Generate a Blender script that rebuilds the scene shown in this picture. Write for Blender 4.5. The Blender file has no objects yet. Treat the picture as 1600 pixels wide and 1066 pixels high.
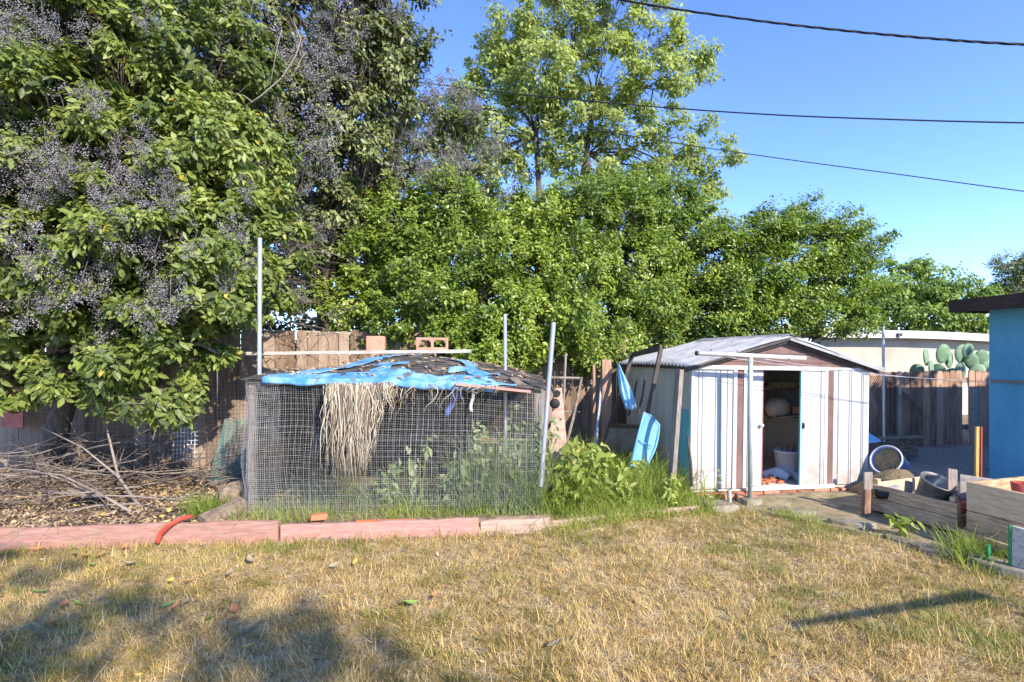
import bpy, math, random
import numpy as np
from mathutils import Vector, Matrix, Euler

random.seed(7)
SC = bpy.context.scene
COL = SC.collection
R = math.radians

# ------------------------------------------------------------------ camera, sky, sun
F = 800.0            # focal length in photograph pixels (1600 wide)
HZ = 555.0           # photograph row of the horizon
CH = 1.6             # eye height
cam_d = bpy.data.cameras.new('camera')
cam_d.sensor_width = 36.0
cam_d.lens = 18.0
cam_d.shift_y = (HZ - 533.0) / 1600.0
cam_d.clip_start = 0.05
cam_d.clip_end = 3000
cam = bpy.data.objects.new('camera', cam_d)
cam.location = (0, 0, CH)
cam.rotation_euler = (R(90), 0, 0)
COL.objects.link(cam)
SC.camera = cam

SUN_AZ, SUN_EL = 37.0, 31.0      # degrees right of straight behind the camera, elevation
sun_dir = Vector((math.cos(R(SUN_EL)) * math.sin(R(SUN_AZ)), -math.cos(R(SUN_EL)) * math.cos(R(SUN_AZ)), math.sin(R(SUN_EL))))
W = bpy.data.worlds.new('World')
SC.world = W
W.use_nodes = True
wn = W.node_tree
bg = wn.nodes['Background']
sky = wn.nodes.new('ShaderNodeTexSky')
sky.sky_type = 'NISHITA'
sky.sun_disc = False
sky.sun_elevation = R(SUN_EL)
sky.sun_rotation = R(180 - SUN_AZ)
sky.air_density = 0.75
sky.dust_density = 0.0
sky.ozone_density = 4.6
hs = wn.nodes.new('ShaderNodeHueSaturation')
hs.inputs['Hue'].default_value = 0.512
hs.inputs['Saturation'].default_value = 1.08
wn.links.new(sky.outputs[0], hs.inputs['Color'])
wn.links.new(hs.outputs[0], bg.inputs[0])
bg.inputs[1].default_value = 0.15
sl = bpy.data.lights.new('sun', 'SUN')
sl.energy = 2.65
sl.angle = R(0.53)
sl.color = (1.0, 0.91, 0.77)
so = bpy.data.objects.new('sun', sl)
so.rotation_euler = sun_dir.to_track_quat('Z', 'Y').to_euler()
so.location = (6, -10, 12)
COL.objects.link(so)
SC.view_settings.view_transform = 'Standard'
SC.view_settings.look = 'None'
SC.view_settings.exposure = 1.72
SC.view_settings.gamma = 1.0
SC.cycles.max_bounces = 8
SC.cycles.transparent_max_bounces = 12

U = Vector((0.981, 0.194, 0.0))      # the yard's own axes: along the back fence / towards it
V = Vector((-0.194, 0.981, 0.0))

def at(px, py, Y):
    """world point seen at photograph pixel px,py and standing Y metres ahead"""
    return Vector(((px - 800.0) / F * Y, Y, CH - (py - HZ) / F * Y))

# ------------------------------------------------------------------ materials
def _nodes(name):
    m = bpy.data.materials.new(name)
    m.use_nodes = True
    nt = m.node_tree
    return m, nt, nt.nodes['Principled BSDF']

def ramp(nt, stops):
    r = nt.nodes.new('ShaderNodeValToRGB')
    e = r.color_ramp.elements
    while len(e) < len(stops):
        e.new(0.5)
    for i, (p, c) in enumerate(stops):
        e[i].position = p
        e[i].color = (c[0], c[1], c[2], 1)
    return r

def mat(name, cols, scale=6.0, rough=0.75, stretch=(1, 1, 1), bump=0.3, bscale=None, metal=0.0, rnd=0.0, detail=6, spec=0.3, bdist=0.004):
    """cols: list of colours spread over a noise; stretch scales the noise per axis; rnd = how far the per-piece value shifts it"""
    m, nt, p = _nodes(name)
    tc = nt.nodes.new('ShaderNodeTexCoord')
    mp = nt.nodes.new('ShaderNodeMapping')
    mp.inputs['Scale'].default_value = stretch
    nt.links.new(tc.outputs['Object'], mp.inputs['Vector'])
    n = nt.nodes.new('ShaderNodeTexNoise')
    n.inputs['Scale'].default_value = scale
    n.inputs['Detail'].default_value = detail
    n.inputs['Roughness'].default_value = 0.65
    nt.links.new(mp.outputs[0], n.inputs['Vector'])
    k = len(cols)
    r = ramp(nt, [(0.3 + 0.4 * i / max(1, k - 1), c) for i, c in enumerate(cols)])
    if rnd > 0:
        a = nt.nodes.new('ShaderNodeAttribute')
        a.attribute_name = 'rnd'
        ma = nt.nodes.new('ShaderNodeMath')
        ma.operation = 'MULTIPLY_ADD'
        ma.inputs[1].default_value = rnd
        nt.links.new(a.outputs['Fac'], ma.inputs[0])
        s = nt.nodes.new('ShaderNodeMath')
        s.operation = 'SUBTRACT'
        s.inputs[1].default_value = rnd * 0.5
        nt.links.new(n.outputs['Fac'], s.inputs[0])
        nt.links.new(s.outputs[0], ma.inputs[2])
        nt.links.new(ma.outputs[0], r.inputs[0])
    else:
        nt.links.new(n.outputs['Fac'], r.inputs[0])
    nt.links.new(r.outputs[0], p.inputs['Base Color'])
    p.inputs['Roughness'].default_value = rough
    p.inputs['Metallic'].default_value = metal
    p.inputs['Specular IOR Level'].default_value = spec
    if bump > 0:
        b = nt.nodes.new('ShaderNodeBump')
        b.inputs['Strength'].default_value = bump
        b.inputs['Distance'].default_value = bdist
        if bscale:
            n2 = nt.nodes.new('ShaderNodeTexNoise')
            n2.inputs['Scale'].default_value = bscale
            n2.inputs['Detail'].default_value = 4
            nt.links.new(mp.outputs[0], n2.inputs['Vector'])
            nt.links.new(n2.outputs['Fac'], b.inputs['Height'])
        else:
            nt.links.new(n.outputs['Fac'], b.inputs['Height'])
        nt.links.new(b.outputs[0], p.inputs['Normal'])
    return m

def leaf_mat(name, stops, rough=0.45, trans=0.25, spec=0.4, tcol=None):
    """colour from the per-leaf value 'rnd' through a ramp; thin leaves let some light through"""
    m, nt, p = _nodes(name)
    a = nt.nodes.new('ShaderNodeAttribute')
    a.attribute_name = 'rnd'
    r = ramp(nt, stops)
    nt.links.new(a.outputs['Fac'], r.inputs[0])
    nt.links.new(r.outputs[0], p.inputs['Base Color'])
    p.inputs['Roughness'].default_value = rough
    p.inputs['Specular IOR Level'].default_value = spec
    if trans > 0:
        t = nt.nodes.new('ShaderNodeBsdfTranslucent')
        if tcol:
            mx = nt.nodes.new('ShaderNodeMix')
            mx.data_type = 'RGBA'
            mx.blend_type = 'MULTIPLY'
            mx.inputs['Factor'].default_value = 1.0
            nt.links.new(r.outputs[0], mx.inputs[6])
            mx.inputs[7].default_value = (*tcol, 1)
            nt.links.new(mx.outputs[2], t.inputs['Color'])
        else:
            nt.links.new(r.outputs[0], t.inputs['Color'])
        ms = nt.nodes.new('ShaderNodeMixShader')
        ms.inputs[0].default_value = trans
        out = nt.nodes['Material Output']
        nt.links.new(p.outputs[0], ms.inputs[1])
        nt.links.new(t.outputs[0], ms.inputs[2])
        nt.links.new(ms.outputs[0], out.inputs['Surface'])
    return m

def add_dirt(m, z0, z1, col, amount=0.8, nscale=9.0, attr_z=True):
    """splash-up dirt near the foot of a sheet: a real stain with a ragged edge between local heights z0 (full) and z1 (none)"""
    nt = m.node_tree
    p = nt.nodes['Principled BSDF']
    src = p.inputs['Base Color'].links[0].from_socket
    tc = nt.nodes.new('ShaderNodeTexCoord')
    sx = nt.nodes.new('ShaderNodeSeparateXYZ')
    nt.links.new(tc.outputs['Object'], sx.inputs[0])
    n = nt.nodes.new('ShaderNodeTexNoise')
    n.inputs['Scale'].default_value = nscale
    n.inputs['Detail'].default_value = 8
    nt.links.new(tc.outputs['Object'], n.inputs['Vector'])
    mr = nt.nodes.new('ShaderNodeMapRange')
    mr.inputs[1].default_value = z0
    mr.inputs[2].default_value = z1
    mr.inputs[3].default_value = 1.0
    mr.inputs[4].default_value = 0.0
    nt.links.new(sx.outputs['Z'], mr.inputs[0])
    mu = nt.nodes.new('ShaderNodeMath')
    mu.operation = 'MULTIPLY'
    nt.links.new(mr.outputs[0], mu.inputs[0])
    r2 = ramp(nt, [(0.35, (0, 0, 0)), (0.62, (amount, amount, amount))])
    nt.links.new(n.outputs['Fac'], r2.inputs[0])
    nt.links.new(r2.outputs[0], mu.inputs[1])
    mx = nt.nodes.new('ShaderNodeMix')
    mx.data_type = 'RGBA'
    nt.links.new(mu.outputs[0], mx.inputs['Factor'])
    nt.links.new(src, mx.inputs[6])
    mx.inputs[7].default_value = (*col, 1)
    nt.links.new(mx.outputs[2], p.inputs['Base Color'])

M = {}
M['fence'] = mat('fence_wood', [(.15, .095, .062), (.265, .18, .125), (.36, .265, .195)], 5, .85, (5, 5, .5), .5, rnd=.35)
M['fence_dark'] = mat('dark_fence_wood', [(.18, .10, .06), (.34, .20, .13), (.48, .32, .22)], 5, .85, (5, 5, .5), .5, rnd=.35)
M['pink_paint'] = mat('pink_painted_board', [(.30, .17, .12), (.42, .205, .165), (.46, .245, .20), (.50, .30, .255)], 5, .75, (1.2, 6, 9), .6, rnd=.3, bdist=.006)
M['pink_bare'] = mat('worn_pink_board', [(.30, .17, .13), (.40, .26, .20), (.46, .34, .25), (.50, .30, .27)], 4, .8, (1.5, 6, 9), .6, bdist=.006)
M['old_wood'] = mat('weathered_wood', [(.10, .075, .055), (.24, .185, .135), (.36, .29, .22)], 6, .85, (1.5, 4, 8), .5, rnd=.35)
M['planter_wood'] = mat('planter_wood', [(.34, .22, .12), (.60, .42, .25), (.70, .54, .36)], 5, .8, (2, 1.4, 11), .5, rnd=.3)
M['grey_wood'] = mat('grey_wood', [(.11, .09, .07), (.22, .18, .145), (.33, .28, .24)], 7, .85, (6, 6, .7), .5, rnd=.3)
M['white_steel'] = mat('white_painted_steel', [(.40, .395, .385), (.485, .48, .47), (.52, .515, .505)], 4, .42, (1, 1, .35), .08, spec=.5)
add_dirt(M['white_steel'], .02, .55, (.36, .25, .17), .8)
M['white_trim'] = mat('white_trim_steel', [(.55, .54, .53), (.66, .655, .645), (.70, .70, .70)], 8, .45, (1, 1, .5), .06, spec=.5)
M['brown_steel'] = mat('brown_painted_steel', [(.13, .075, .062), (.175, .10, .085), (.22, .13, .115)], 5, .5, (1, 1, .4), .1, spec=.4)
add_dirt(M['brown_steel'], .0, .3, (.30, .2, .13), .6)
M['cream_steel'] = mat('cream_steel_wall', [(.42, .41, .33), (.58, .57, .48), (.64, .63, .55)], 3, .5, (1, 1, .4), .08, spec=.4)
M['teal_steel'] = mat('teal_painted_steel', [(.10, .33, .36), (.15, .44, .48), (.2, .5, .53)], 3, .5, (1, 1, .4), .08, spec=.4)
M['roof_steel'] = mat('galvanised_roof', [(.20, .19, .18), (.33, .33, .325), (.42, .42, .41)], 5, .75, (1, 1, 1), .1, metal=0, spec=.3)
M['inside_dark'] = mat('shed_inside', [(.60, .54, .46), (.72, .66, .58)], 4, .8, (1, 1, .4), .1)
M['brick'] = mat('red_brick', [(.26, .10, .055), (.42, .18, .10), (.48, .24, .15)], 14, .9, (1, 1, 1), .6, rnd=.4)
M['orange_block'] = mat('terracotta_block', [(.38, .18, .115), (.47, .24, .16), (.52, .29, .2)], 12, .9, (1, 1, 1), .5, rnd=.15)
M['steel_pipe'] = mat('galvanised_pipe', [(.32, .33, .34), (.46, .47, .49), (.55, .56, .58)], 12, .42, (3, 3, .6), .1, metal=.55, spec=.5)
M['rust_white'] = mat('chipped_white_pipe', [(.24, .11, .06), (.58, .53, .47), (.68, .66, .63), (.72, .71, .69)], 9, .6, (3, 3, 3), .3)
M['pole_paint'] = mat('pale_green_post', [(.22, .23, .20), (.36, .40, .36), (.44, .48, .45)], 8, .55, (4, 4, .6), .2, spec=.4)
M['wire'] = mat('galvanised_wire', [(.27, .26, .245), (.41, .40, .38), (.50, .49, .47)], 3, .6, (1, 1, 1), 0, metal=.1)
M['green_wire'] = mat('green_coated_wire', [(.13, .24, .20), (.22, .36, .31), (.3, .44, .39)], 4, .5, (1, 1, 1), 0)
M['shade_backing'] = mat('black_shade_backing', [(.011, .011, .011), (.028, .026, .024), (.05, .045, .04)], 14, .9, (1, 1, 1), .8, bdist=.01)
M['net_roof'] = mat('black_net_with_debris', [(.02, .02, .02), (.045, .042, .04), (.12, .10, .08), (.34, .28, .22)], 6, .9, (1, 2.2, 1), .8, detail=10, bdist=.015)
M['blue_tarp'] = mat('blue_tarp', [(.04, .17, .36), (.085, .27, .51), (.20, .40, .60), (.34, .46, .56)], 6, .5, (1, 1, 1), .9, bscale=22, detail=10, spec=.5, bdist=.01)
M['pale_blue'] = mat('pale_blue_plastic', [(.12, .36, .58), (.20, .46, .68), (.32, .56, .74)], 3, .4, (1, 1, 1), .15, spec=.5)
M['bag_blue'] = mat('thin_blue_plastic_bag', [(.13, .36, .55), (.26, .5, .68), (.5, .66, .76)], 7, .45, (1, 1, .5), .5, bscale=18, bdist=.01)
M['house_blue'] = mat('blue_stucco', [(.085, .30, .46), (.12, .38, .55), (.155, .42, .58)], 1.6, .85, (1, 1, .6), .8, bscale=45, detail=12)
M['fascia'] = mat('dark_brown_fascia', [(.03, .018, .016), (.05, .03, .027), (.07, .045, .04)], 5, .6, (1, 1, 6), .2)
M['cream_wall'] = mat('cream_stucco', [(.36, .32, .26), (.44, .40, .33), (.48, .44, .37)], 1.5, .9, (1, 1, 1), .3, bscale=40)
M['white_fascia'] = mat('white_fascia', [(.48, .46, .43), (.58, .57, .54)], 3, .7, (1, 1, 1), .1)
M['concrete'] = mat('old_concrete', [(.13, .105, .075), (.24, .20, .145), (.34, .295, .225)], 6, .9, (1, 1, 1), .5, rnd=.2, bdist=.008)
M['soil'] = mat('dark_soil', [(.045, .032, .022), (.10, .075, .052), (.16, .12, .085)], 9, .95, (1, 1, 1), .9, bdist=.03)
M['gravel'] = mat('grey_gravel', [(.14, .115, .09), (.27, .235, .19), (.40, .36, .30)], 26, .95, (1, 1, 1), .9, bdist=.02)
M['path'] = mat('worn_path', [(.14, .115, .06), (.28, .225, .125), (.41, .34, .215)], 7, .95, (1, 1, 1), .7, detail=10, bdist=.02)
M['bark'] = mat('grey_bark', [(.055, .042, .032), (.12, .095, .075), (.19, .155, .125)], 10, .95, (3, 3, .8), .8, bdist=.01)
M['pale_twig'] = mat('pale_dead_twig', [(.085, .062, .046), (.17, .13, .10), (.29, .24, .20)], 9, .9, (1, 1, 1), .4, rnd=.6)
M['log'] = mat('split_log', [(.09, .065, .045), (.2, .15, .105), (.33, .265, .19)], 9, .95, (2, 2, 2), .8, bdist=.015)
M['red'] = mat('red_plastic', [(.36, .06, .04), (.46, .09, .06)], 6, .5, (1, 1, 1), .2)
M['red_brown'] = mat('red_brown_paint', [(.30, .08, .06), (.42, .13, .10), (.48, .2, .17)], 6, .75, (1, 1, 1), .3)
M['orange'] = mat('orange_clay', [(.50, .15, .06), (.64, .24, .12)], 8, .85, (1, 1, 1), .3)
M['dry_leaf_strand'] = mat('dried_leaf_strand', [(.19, .145, .10), (.39, .32, .225), (.54, .47, .365)], 5, .75, (4, 4, .8), .3, rnd=.6)
M['board_white'] = mat('weathered_white_board', [(.28, .235, .19), (.46, .42, .36), (.55, .51, .46)], 6, .8, (.6, 5, 5), .3)
M['dark_metal'] = mat('dark_rusty_frame', [(.035, .03, .027), (.075, .062, .054), (.12, .095, .08)], 8, .6, (1, 1, 1), .2)
M['screen'] = mat('dark_door_panel', [(.13, .11, .085), (.23, .195, .15), (.32, .275, .22)], 4, .8, (1, 1, 1), .2)
M['plastic_white'] = mat('white_plastic', [(.58, .58, .60), (.70, .70, .73)], 5, .45, (1, 1, 1), .05, spec=.5)
M['plastic_lilac'] = mat('grey_lilac_plastic', [(.22, .25, .42), (.32, .35, .52)], 5, .45, (1, 1, 1), .05, spec=.5)
M['tin'] = mat('grey_tin', [(.13, .13, .13), (.22, .22, .22), (.3, .3, .3)], 6, .5, (1, 1, 1), .15, metal=.5)
M['black'] = mat('black_rubber', [(.012, .012, .012), (.03, .03, .03)], 8, .6, (1, 1, 1), .2)
M['cable'] = mat('black_cable', [(.012, .012, .013), (.03, .03, .032)], 30, .6, (1, 1, 1), 0)
M['yellow'] = mat('yellow_painted_wood', [(.42, .30, .08), (.52, .38, .13)], 6, .7, (6, 6, .6), .2)
M['green_stake'] = mat('green_stake', [(.03, .22, .08), (.05, .32, .13)], 6, .6, (1, 1, 1), .1)
M['straw'] = mat('dry_straw', [(.12, .085, .045), (.26, .20, .11), (.38, .31, .18)], 22, .95, (1, 3, 1), 1, bdist=.03)
M['basket'] = mat('wicker', [(.30, .235, .16), (.45, .37, .27)], 18, .8, (1, 1, 4), .6)
M['cactus'] = mat('cactus_pad', [(.14, .235, .13), (.215, .33, .195), (.28, .40, .26)], 7, .6, (1, 1, 1), .4, rnd=.4)
M['cloth_blue'] = mat('faded_blue_cloth', [(.06, .10, .36), (.12, .18, .50)], 8, .9, (1, 1, 1), .4)
M['berry'] = mat('bloomy_dark_berries', [(.09, .08, .082), (.225, .205, .21), (.36, .335, .335)], 40, .65, (1, 1, 1), 0, rnd=.8, spec=.35)

M['privet'] = leaf_mat('glossy_privet_leaf', [(0, (.065, .09, .022)), (.35, (.14, .185, .038)), (.75, (.245, .295, .06)), (.99, (.36, .39, .11)), (1, (.46, .36, .05))], .48, .34, .45, (1.4, 1.5, .5))
M['privet_old'] = leaf_mat('dull_privet_leaf', [(0, (.065, .075, .028)), (.4, (.135, .16, .05)), (.8, (.22, .25, .08)), (1, (.33, .31, .15))], .42, .22, .45, (1.3, 1.4, .5))
M['hedge'] = leaf_mat('glossy_hedge_leaf', [(0, (.06, .10, .016)), (.4, (.15, .215, .028)), (.8, (.255, .33, .046)), (1, (.37, .42, .08))], .36, .32, .5, (1.3, 1.5, .5))
M['hedge_yellow'] = leaf_mat('yellowish_hedge_leaf', [(0, (.075, .115, .018)), (.4, (.18, .245, .03)), (.8, (.285, .36, .048)), (1, (.40, .44, .075))], .36, .32, .5, (1.3, 1.5, .5))
M['elm'] = leaf_mat('spring_elm_leaf', [(0, (.15, .19, .055)), (.4, (.27, .32, .09)), (.8, (.38, .43, .13)), (1, (.48, .50, .19))], .5, .4, .35, (1.4, 1.5, .5))
M['far_leaf'] = leaf_mat('far_tree_leaf', [(0, (.10, .15, .03)), (.5, (.19, .27, .055)), (1, (.30, .38, .085))], .5, .3, .35, (1.3, 1.5, .5))
M['dry_grass'] = leaf_mat('dry_lawn_grass', [(0, (.24, .29, .06)), (.18, (.38, .35, .085)), (.30, (.27, .19, .09)), (.45, (.52, .38, .125)), (.75, (.70, .49, .195)), (1, (.80, .61, .31))], .7, .25, .2)
M['green_grass'] = leaf_mat('green_weed_grass', [(0, (.18, .24, .045)), (.5, (.33, .39, .085)), (.85, (.45, .48, .15)), (1, (.60, .52, .26))], .5, .45, .3, (1.3, 1.4, .5))
M['litter'] = leaf_mat('dead_leaf', [(0, (.12, .08, .055)), (.4, (.29, .20, .12)), (.75, (.48, .35, .21)), (.93, (.6, .45, .27)), (1, (.6, .43, .1))], .7, .1, .3)
M['weed_leaf'] = leaf_mat('grey_green_weed', [(0, (.13, .19, .07)), (.6, (.26, .34, .15)), (1, (.42, .46, .26))], .6, .3, .3)

def add_spots(m, scale, lo, hi, col, stretch=(1, 1, 1), amount=1.0):
    """irregular worn or rusty patches over a material"""
    nt = m.node_tree
    p = nt.nodes['Principled BSDF']
    src = p.inputs['Base Color'].links[0].from_socket
    tc = nt.nodes.new('ShaderNodeTexCoord')
    mp = nt.nodes.new('ShaderNodeMapping')
    mp.inputs['Scale'].default_value = stretch
    mp.inputs['Location'].default_value = (3.1, 7.7, 1.9)
    nt.links.new(tc.outputs['Object'], mp.inputs['Vector'])
    n = nt.nodes.new('ShaderNodeTexNoise')
    n.inputs['Scale'].default_value = scale
    n.inputs['Detail'].default_value = 10
    n.inputs['Roughness'].default_value = .7
    nt.links.new(mp.outputs[0], n.inputs['Vector'])
    r = ramp(nt, [(lo, (0, 0, 0)), (hi, (amount,) * 3)])
    nt.links.new(n.outputs['Fac'], r.inputs[0])
    mx = nt.nodes.new('ShaderNodeMix')
    mx.data_type = 'RGBA'
    nt.links.new(r.outputs[0], mx.inputs['Factor'])
    nt.links.new(src, mx.inputs[6])
    mx.inputs[7].default_value = (*col, 1)
    nt.links.new(mx.outputs[2], p.inputs['Base Color'])
add_spots(M['white_steel'], 5, .60, .70, (.33, .21, .14), (2.2, 2.2, .5), .75)
add_spots(M['white_trim'], 7, .60, .70, (.30, .17, .10), (2, 2, .6), .8)
add_spots(M['brown_steel'], 6, .58, .72, (.33, .25, .21), (2, 2, .5), .6)
add_spots(M['roof_steel'], 4, .58, .72, (.26, .16, .11), (1, 1, 1), .8)
add_spots(M['pink_paint'], 9, .50, .64, (.30, .21, .14), (1, 1, 3), .45)
add_spots(M['pink_paint'], 5, .57, .64, (.33, .25, .18), (1, 4, 5), .9)
add_spots(M['wire'], 3, .52, .66, (.26, .17, .11), (1, 1, 1), .8)
add_spots(M['house_blue'], 3, .60, .72, (.13, .30, .44), (1, 1, .4), .6)
add_spots(M['cactus'], 12, .60, .68, (.34, .30, .18), (1, 1, 1), .8)
add_spots(M['blue_tarp'], 7, .56, .64, (.10, .085, .07), (1, 1, 1), .85)
add_spots(M['cream_wall'], 2, .58, .75, (.30, .27, .22), (1, 1, .5), .5)

# ------------------------------------------------------------------ building helpers
class MB:
    """collects shapes into one mesh; self.rnd is the per-piece value written to the attribute of that name"""
    def __init__(self):
        self.v, self.f, self.a, self.rnd = [], [], [], 0.5
    def add(self, vs, fs):
        o = len(self.v)
        for p in vs:
            self.v.append((p[0], p[1], p[2]))
            self.a.append(self.rnd)
        for f in fs:
            self.f.append(tuple(i + o for i in f))
    def obox(self, o, a, b, c):
        """parallelepiped from corner o along vectors a, b, c (right-handed)"""
        o, a, b, c = map(Vector, (o, a, b, c))
        vs = [o, o + a, o + a + b, o + b, o + c, o + a + c, o + a + b + c, o + b + c]
        fs = [(0, 3, 2, 1), (4, 5, 6, 7), (0, 1, 5, 4), (1, 2, 6, 5), (2, 3, 7, 6), (3, 0, 4, 7)]
        if a.cross(b).dot(c) < 0:
            fs = [tuple(reversed(f)) for f in fs]
        self.add(vs, fs)
    def box(self, x0, x1, y0, y1, z0, z1):
        self.obox((x0, y0, z0), (x1 - x0, 0, 0), (0, y1 - y0, 0), (0, 0, z1 - z0))
    def beam(self, p0, p1, w, h, up=(0, 0, 1)):
        p0, p1 = Vector(p0), Vector(p1)
        d = (p1 - p0)
        s = d.cross(Vector(up))
        if s.length < 1e-6:
            s = d.cross(Vector((1, 0, 0)))
        s.normalize()
        t = s.cross(d).normalized()
        self.obox(p0 - s * w / 2 - t * h / 2, d, s * w, t * h)
    def prism(self, pts, thick):
        """flat polygon (list of 3-D points) given a thickness vector"""
        pts = [Vector(p) for p in pts]
        t = Vector(thick)
        n = len(pts)
        nrm = Vector((0, 0, 0))
        for i in range(n):
            nrm += pts[i].cross(pts[(i + 1) % n])
        if nrm.dot(t) < 0:
            pts.reverse()
        vs = pts + [p + t for p in pts]
        fs = [tuple(range(n - 1, -1, -1)), tuple(range(n, 2 * n))]
        for i in range(n):
            j = (i + 1) % n
            fs.append((i, j, j + n, i + n))
        self.add(vs, fs)
    def tube(self, pts, rad, n=6, caps=True):
        pts = [Vector(p) for p in pts]
        if not hasattr(rad, '__len__'):
            rad = [rad] * len(pts)
        ref = None
        rings = []
        for i, p in enumerate(pts):
            d = (pts[min(i + 1, len(pts) - 1)] - pts[max(i - 1, 0)])
            if d.length < 1e-9:
                d = Vector((0, 0, 1))
            d.normalize()
            if ref is None:
                ref = d.cross(Vector((0, 0, 1)))
                if ref.length < 1e-3:
                    ref = d.cross(Vector((1, 0, 0)))
            ref = (ref - d * ref.dot(d))
            if ref.length < 1e-6:
                ref = d.orthogonal()
            ref.normalize()
            b = d.cross(ref)
            rings.append([p + (ref * math.cos(2 * math.pi * k / n) + b * math.sin(2 * math.pi * k / n)) * rad[i] for k in range(n)])
        vs = [q for r_ in rings for q in r_]
        fs = []
        for i in range(len(pts) - 1):
            for k in range(n):
                a, c = i * n + k, i * n + (k + 1) % n
                fs.append((a, c, c + n, a + n))
        if caps:
            fs.append(tuple(range(n - 1, -1, -1)))
            fs.append(tuple((len(pts) - 1) * n + k for k in range(n)))
        self.add(vs, fs)
    def lathe(self, prof, n=24, origin=(0, 0, 0), rot=None):
        """prof: list of (radius, z) about the z axis"""
        o = Vector(origin)
        vs, fs = [], []
        for r_, z in prof:
            for k in range(n):
                p = Vector((r_ * math.cos(2 * math.pi * k / n), r_ * math.sin(2 * math.pi * k / n), z))
                if rot:
                    p = rot @ p
                vs.append(p + o)
        for i in range(len(prof) - 1):
            for k in range(n):
                a, c = i * n + k, i * n + (k + 1) % n
                fs.append((a, c, c + n, a + n))
        self.add(vs, fs)
    def grid(self, fn, nu, nv, keep=None):
        vs = [fn(i / nu, j / nv) for j in range(nv + 1) for i in range(nu + 1)]
        fs = []
        for j in range(nv):
            for i in range(nu):
                if keep is None or keep((i + .5) / nu, (j + .5) / nv):
                    a = j * (nu + 1) + i
                    fs.append((a, a + 1, a + nu + 2, a + nu + 1))
        self.add(vs, fs)
    def build(self, name, m, parent=None, smooth=False, world=True, bevel=0.0, solid=0.0):
        off = Vector((0, 0, 0))
        if parent is not None and world:
            off = Vector(parent['_o'])
        me = bpy.data.meshes.new(name)
        me.from_pydata([(p[0] - off.x, p[1] - off.y, p[2] - off.z) for p in self.v], [], self.f)
        at_ = me.attributes.new('rnd', 'FLOAT', 'POINT')
        at_.data.foreach_set('value', self.a)
        if smooth:
            me.polygons.foreach_set('use_smooth', [True] * len(me.polygons))
        me.materials.append(m)
        me.validate()
        me.update()
        o = bpy.data.objects.new(name, me)
        COL.objects.link(o)
        o.parent = parent
        o['_o'] = tuple(float(c) for c in off)
        if bevel > 0:
            b = o.modifiers.new('bevel', 'BEVEL')
            b.width = bevel
            b.segments = 2
            b.limit_method = 'ANGLE'
        if solid > 0:
            s = o.modifiers.new('solid', 'SOLIDIFY')
            s.thickness = solid
            s.offset = 0
        return o

def tag(o, label=None, cat=None, group=None, kind=None):
    if label: o['label'] = label
    if cat: o['category'] = cat
    if group: o['group'] = group
    if kind: o['kind'] = kind
    return o

def thing(name, label, cat, loc, group=None, rot=(0, 0, 0)):
    o = bpy.data.objects.new(name, None)
    o.empty_display_size = .1
    COL.objects.link(o)
    o.location = loc
    o.rotation_euler = rot
    o['_o'] = tuple(float(c) for c in loc)
    return tag(o, label, cat, group)

def solo(name, mb, m, label, cat, group=None, **kw):
    """a thing that is one mesh: origin moved to its base"""
    zs = [p[2] for p in mb.v]
    n = len(mb.v)
    c = (sum(p[0] for p in mb.v) / n, sum(p[1] for p in mb.v) / n, min(zs))
    mb.v = [(p[0] - c[0], p[1] - c[1], p[2] - c[2]) for p in mb.v]
    o = mb.build(name, m, None, **kw)
    o.location = c
    return tag(o, label, cat, group)

def np_mesh(name, verts, quads, m, parent=None, rnd=None, smooth=False, tris=None, world=True):
    """fast mesh from numpy arrays"""
    off = np.array(parent['_o'], float) if (parent is not None and world) else np.zeros(3)
    me = bpy.data.meshes.new(name)
    v = (verts - off).astype(np.float32)
    me.vertices.add(len(v))
    me.vertices.foreach_set('co', v.ravel())
    loops, starts = [], []
    pos = 0
    for arr in (quads, tris):
        if arr is None or len(arr) == 0:
            continue
        k = arr.shape[1]
        loops.append(arr.ravel())
        starts.append(pos + np.arange(len(arr)) * k)
        pos += arr.size
    loops = np.concatenate(loops).astype(np.int32)
    starts = np.concatenate(starts).astype(np.int32)
    me.loops.add(len(loops))
    me.loops.foreach_set('vertex_index', loops)
    me.polygons.add(len(starts))
    me.polygons.foreach_set('loop_start', starts)
    me.update(calc_edges=True)
    if smooth:
        me.polygons.foreach_set('use_smooth', np.ones(len(starts), bool))
    if rnd is not None:
        a = me.attributes.new('rnd', 'FLOAT', 'POINT')
        a.data.foreach_set('value', rnd.astype(np.float32))
    me.materials.append(m)
    o = bpy.data.objects.new(name, me)
    COL.objects.link(o)
    o.parent = parent
    o['_o'] = tuple(float(c) for c in off)
    return o

def vnoise(x, y, seed=0, scale=1.0):
    """smooth value noise in numpy, 0..1"""
    x = np.asarray(x) * scale
    y = np.asarray(y) * scale
    xi, yi = np.floor(x).astype(int), np.floor(y).astype(int)
    fx, fy = x - xi, y - yi
    fx = fx * fx * (3 - 2 * fx)
    fy = fy * fy * (3 - 2 * fy)
    def h(a, b):
        n = (a * 374761393 + b * 668265263 + seed * 974711) & 0x7fffffff
        n = ((n ^ (n >> 13)) * 1274126177) & 0x7fffffff
        return ((n ^ (n >> 16)) & 0xffff) / 65535.0
    return (h(xi, yi) * (1 - fx) + h(xi + 1, yi) * fx) * (1 - fy) + (h(xi, yi + 1) * (1 - fx) + h(xi + 1, yi + 1) * fx) * fy

def unit(a):
    return a / np.maximum(np.linalg.norm(a, axis=1, keepdims=True), 1e-9)

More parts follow.
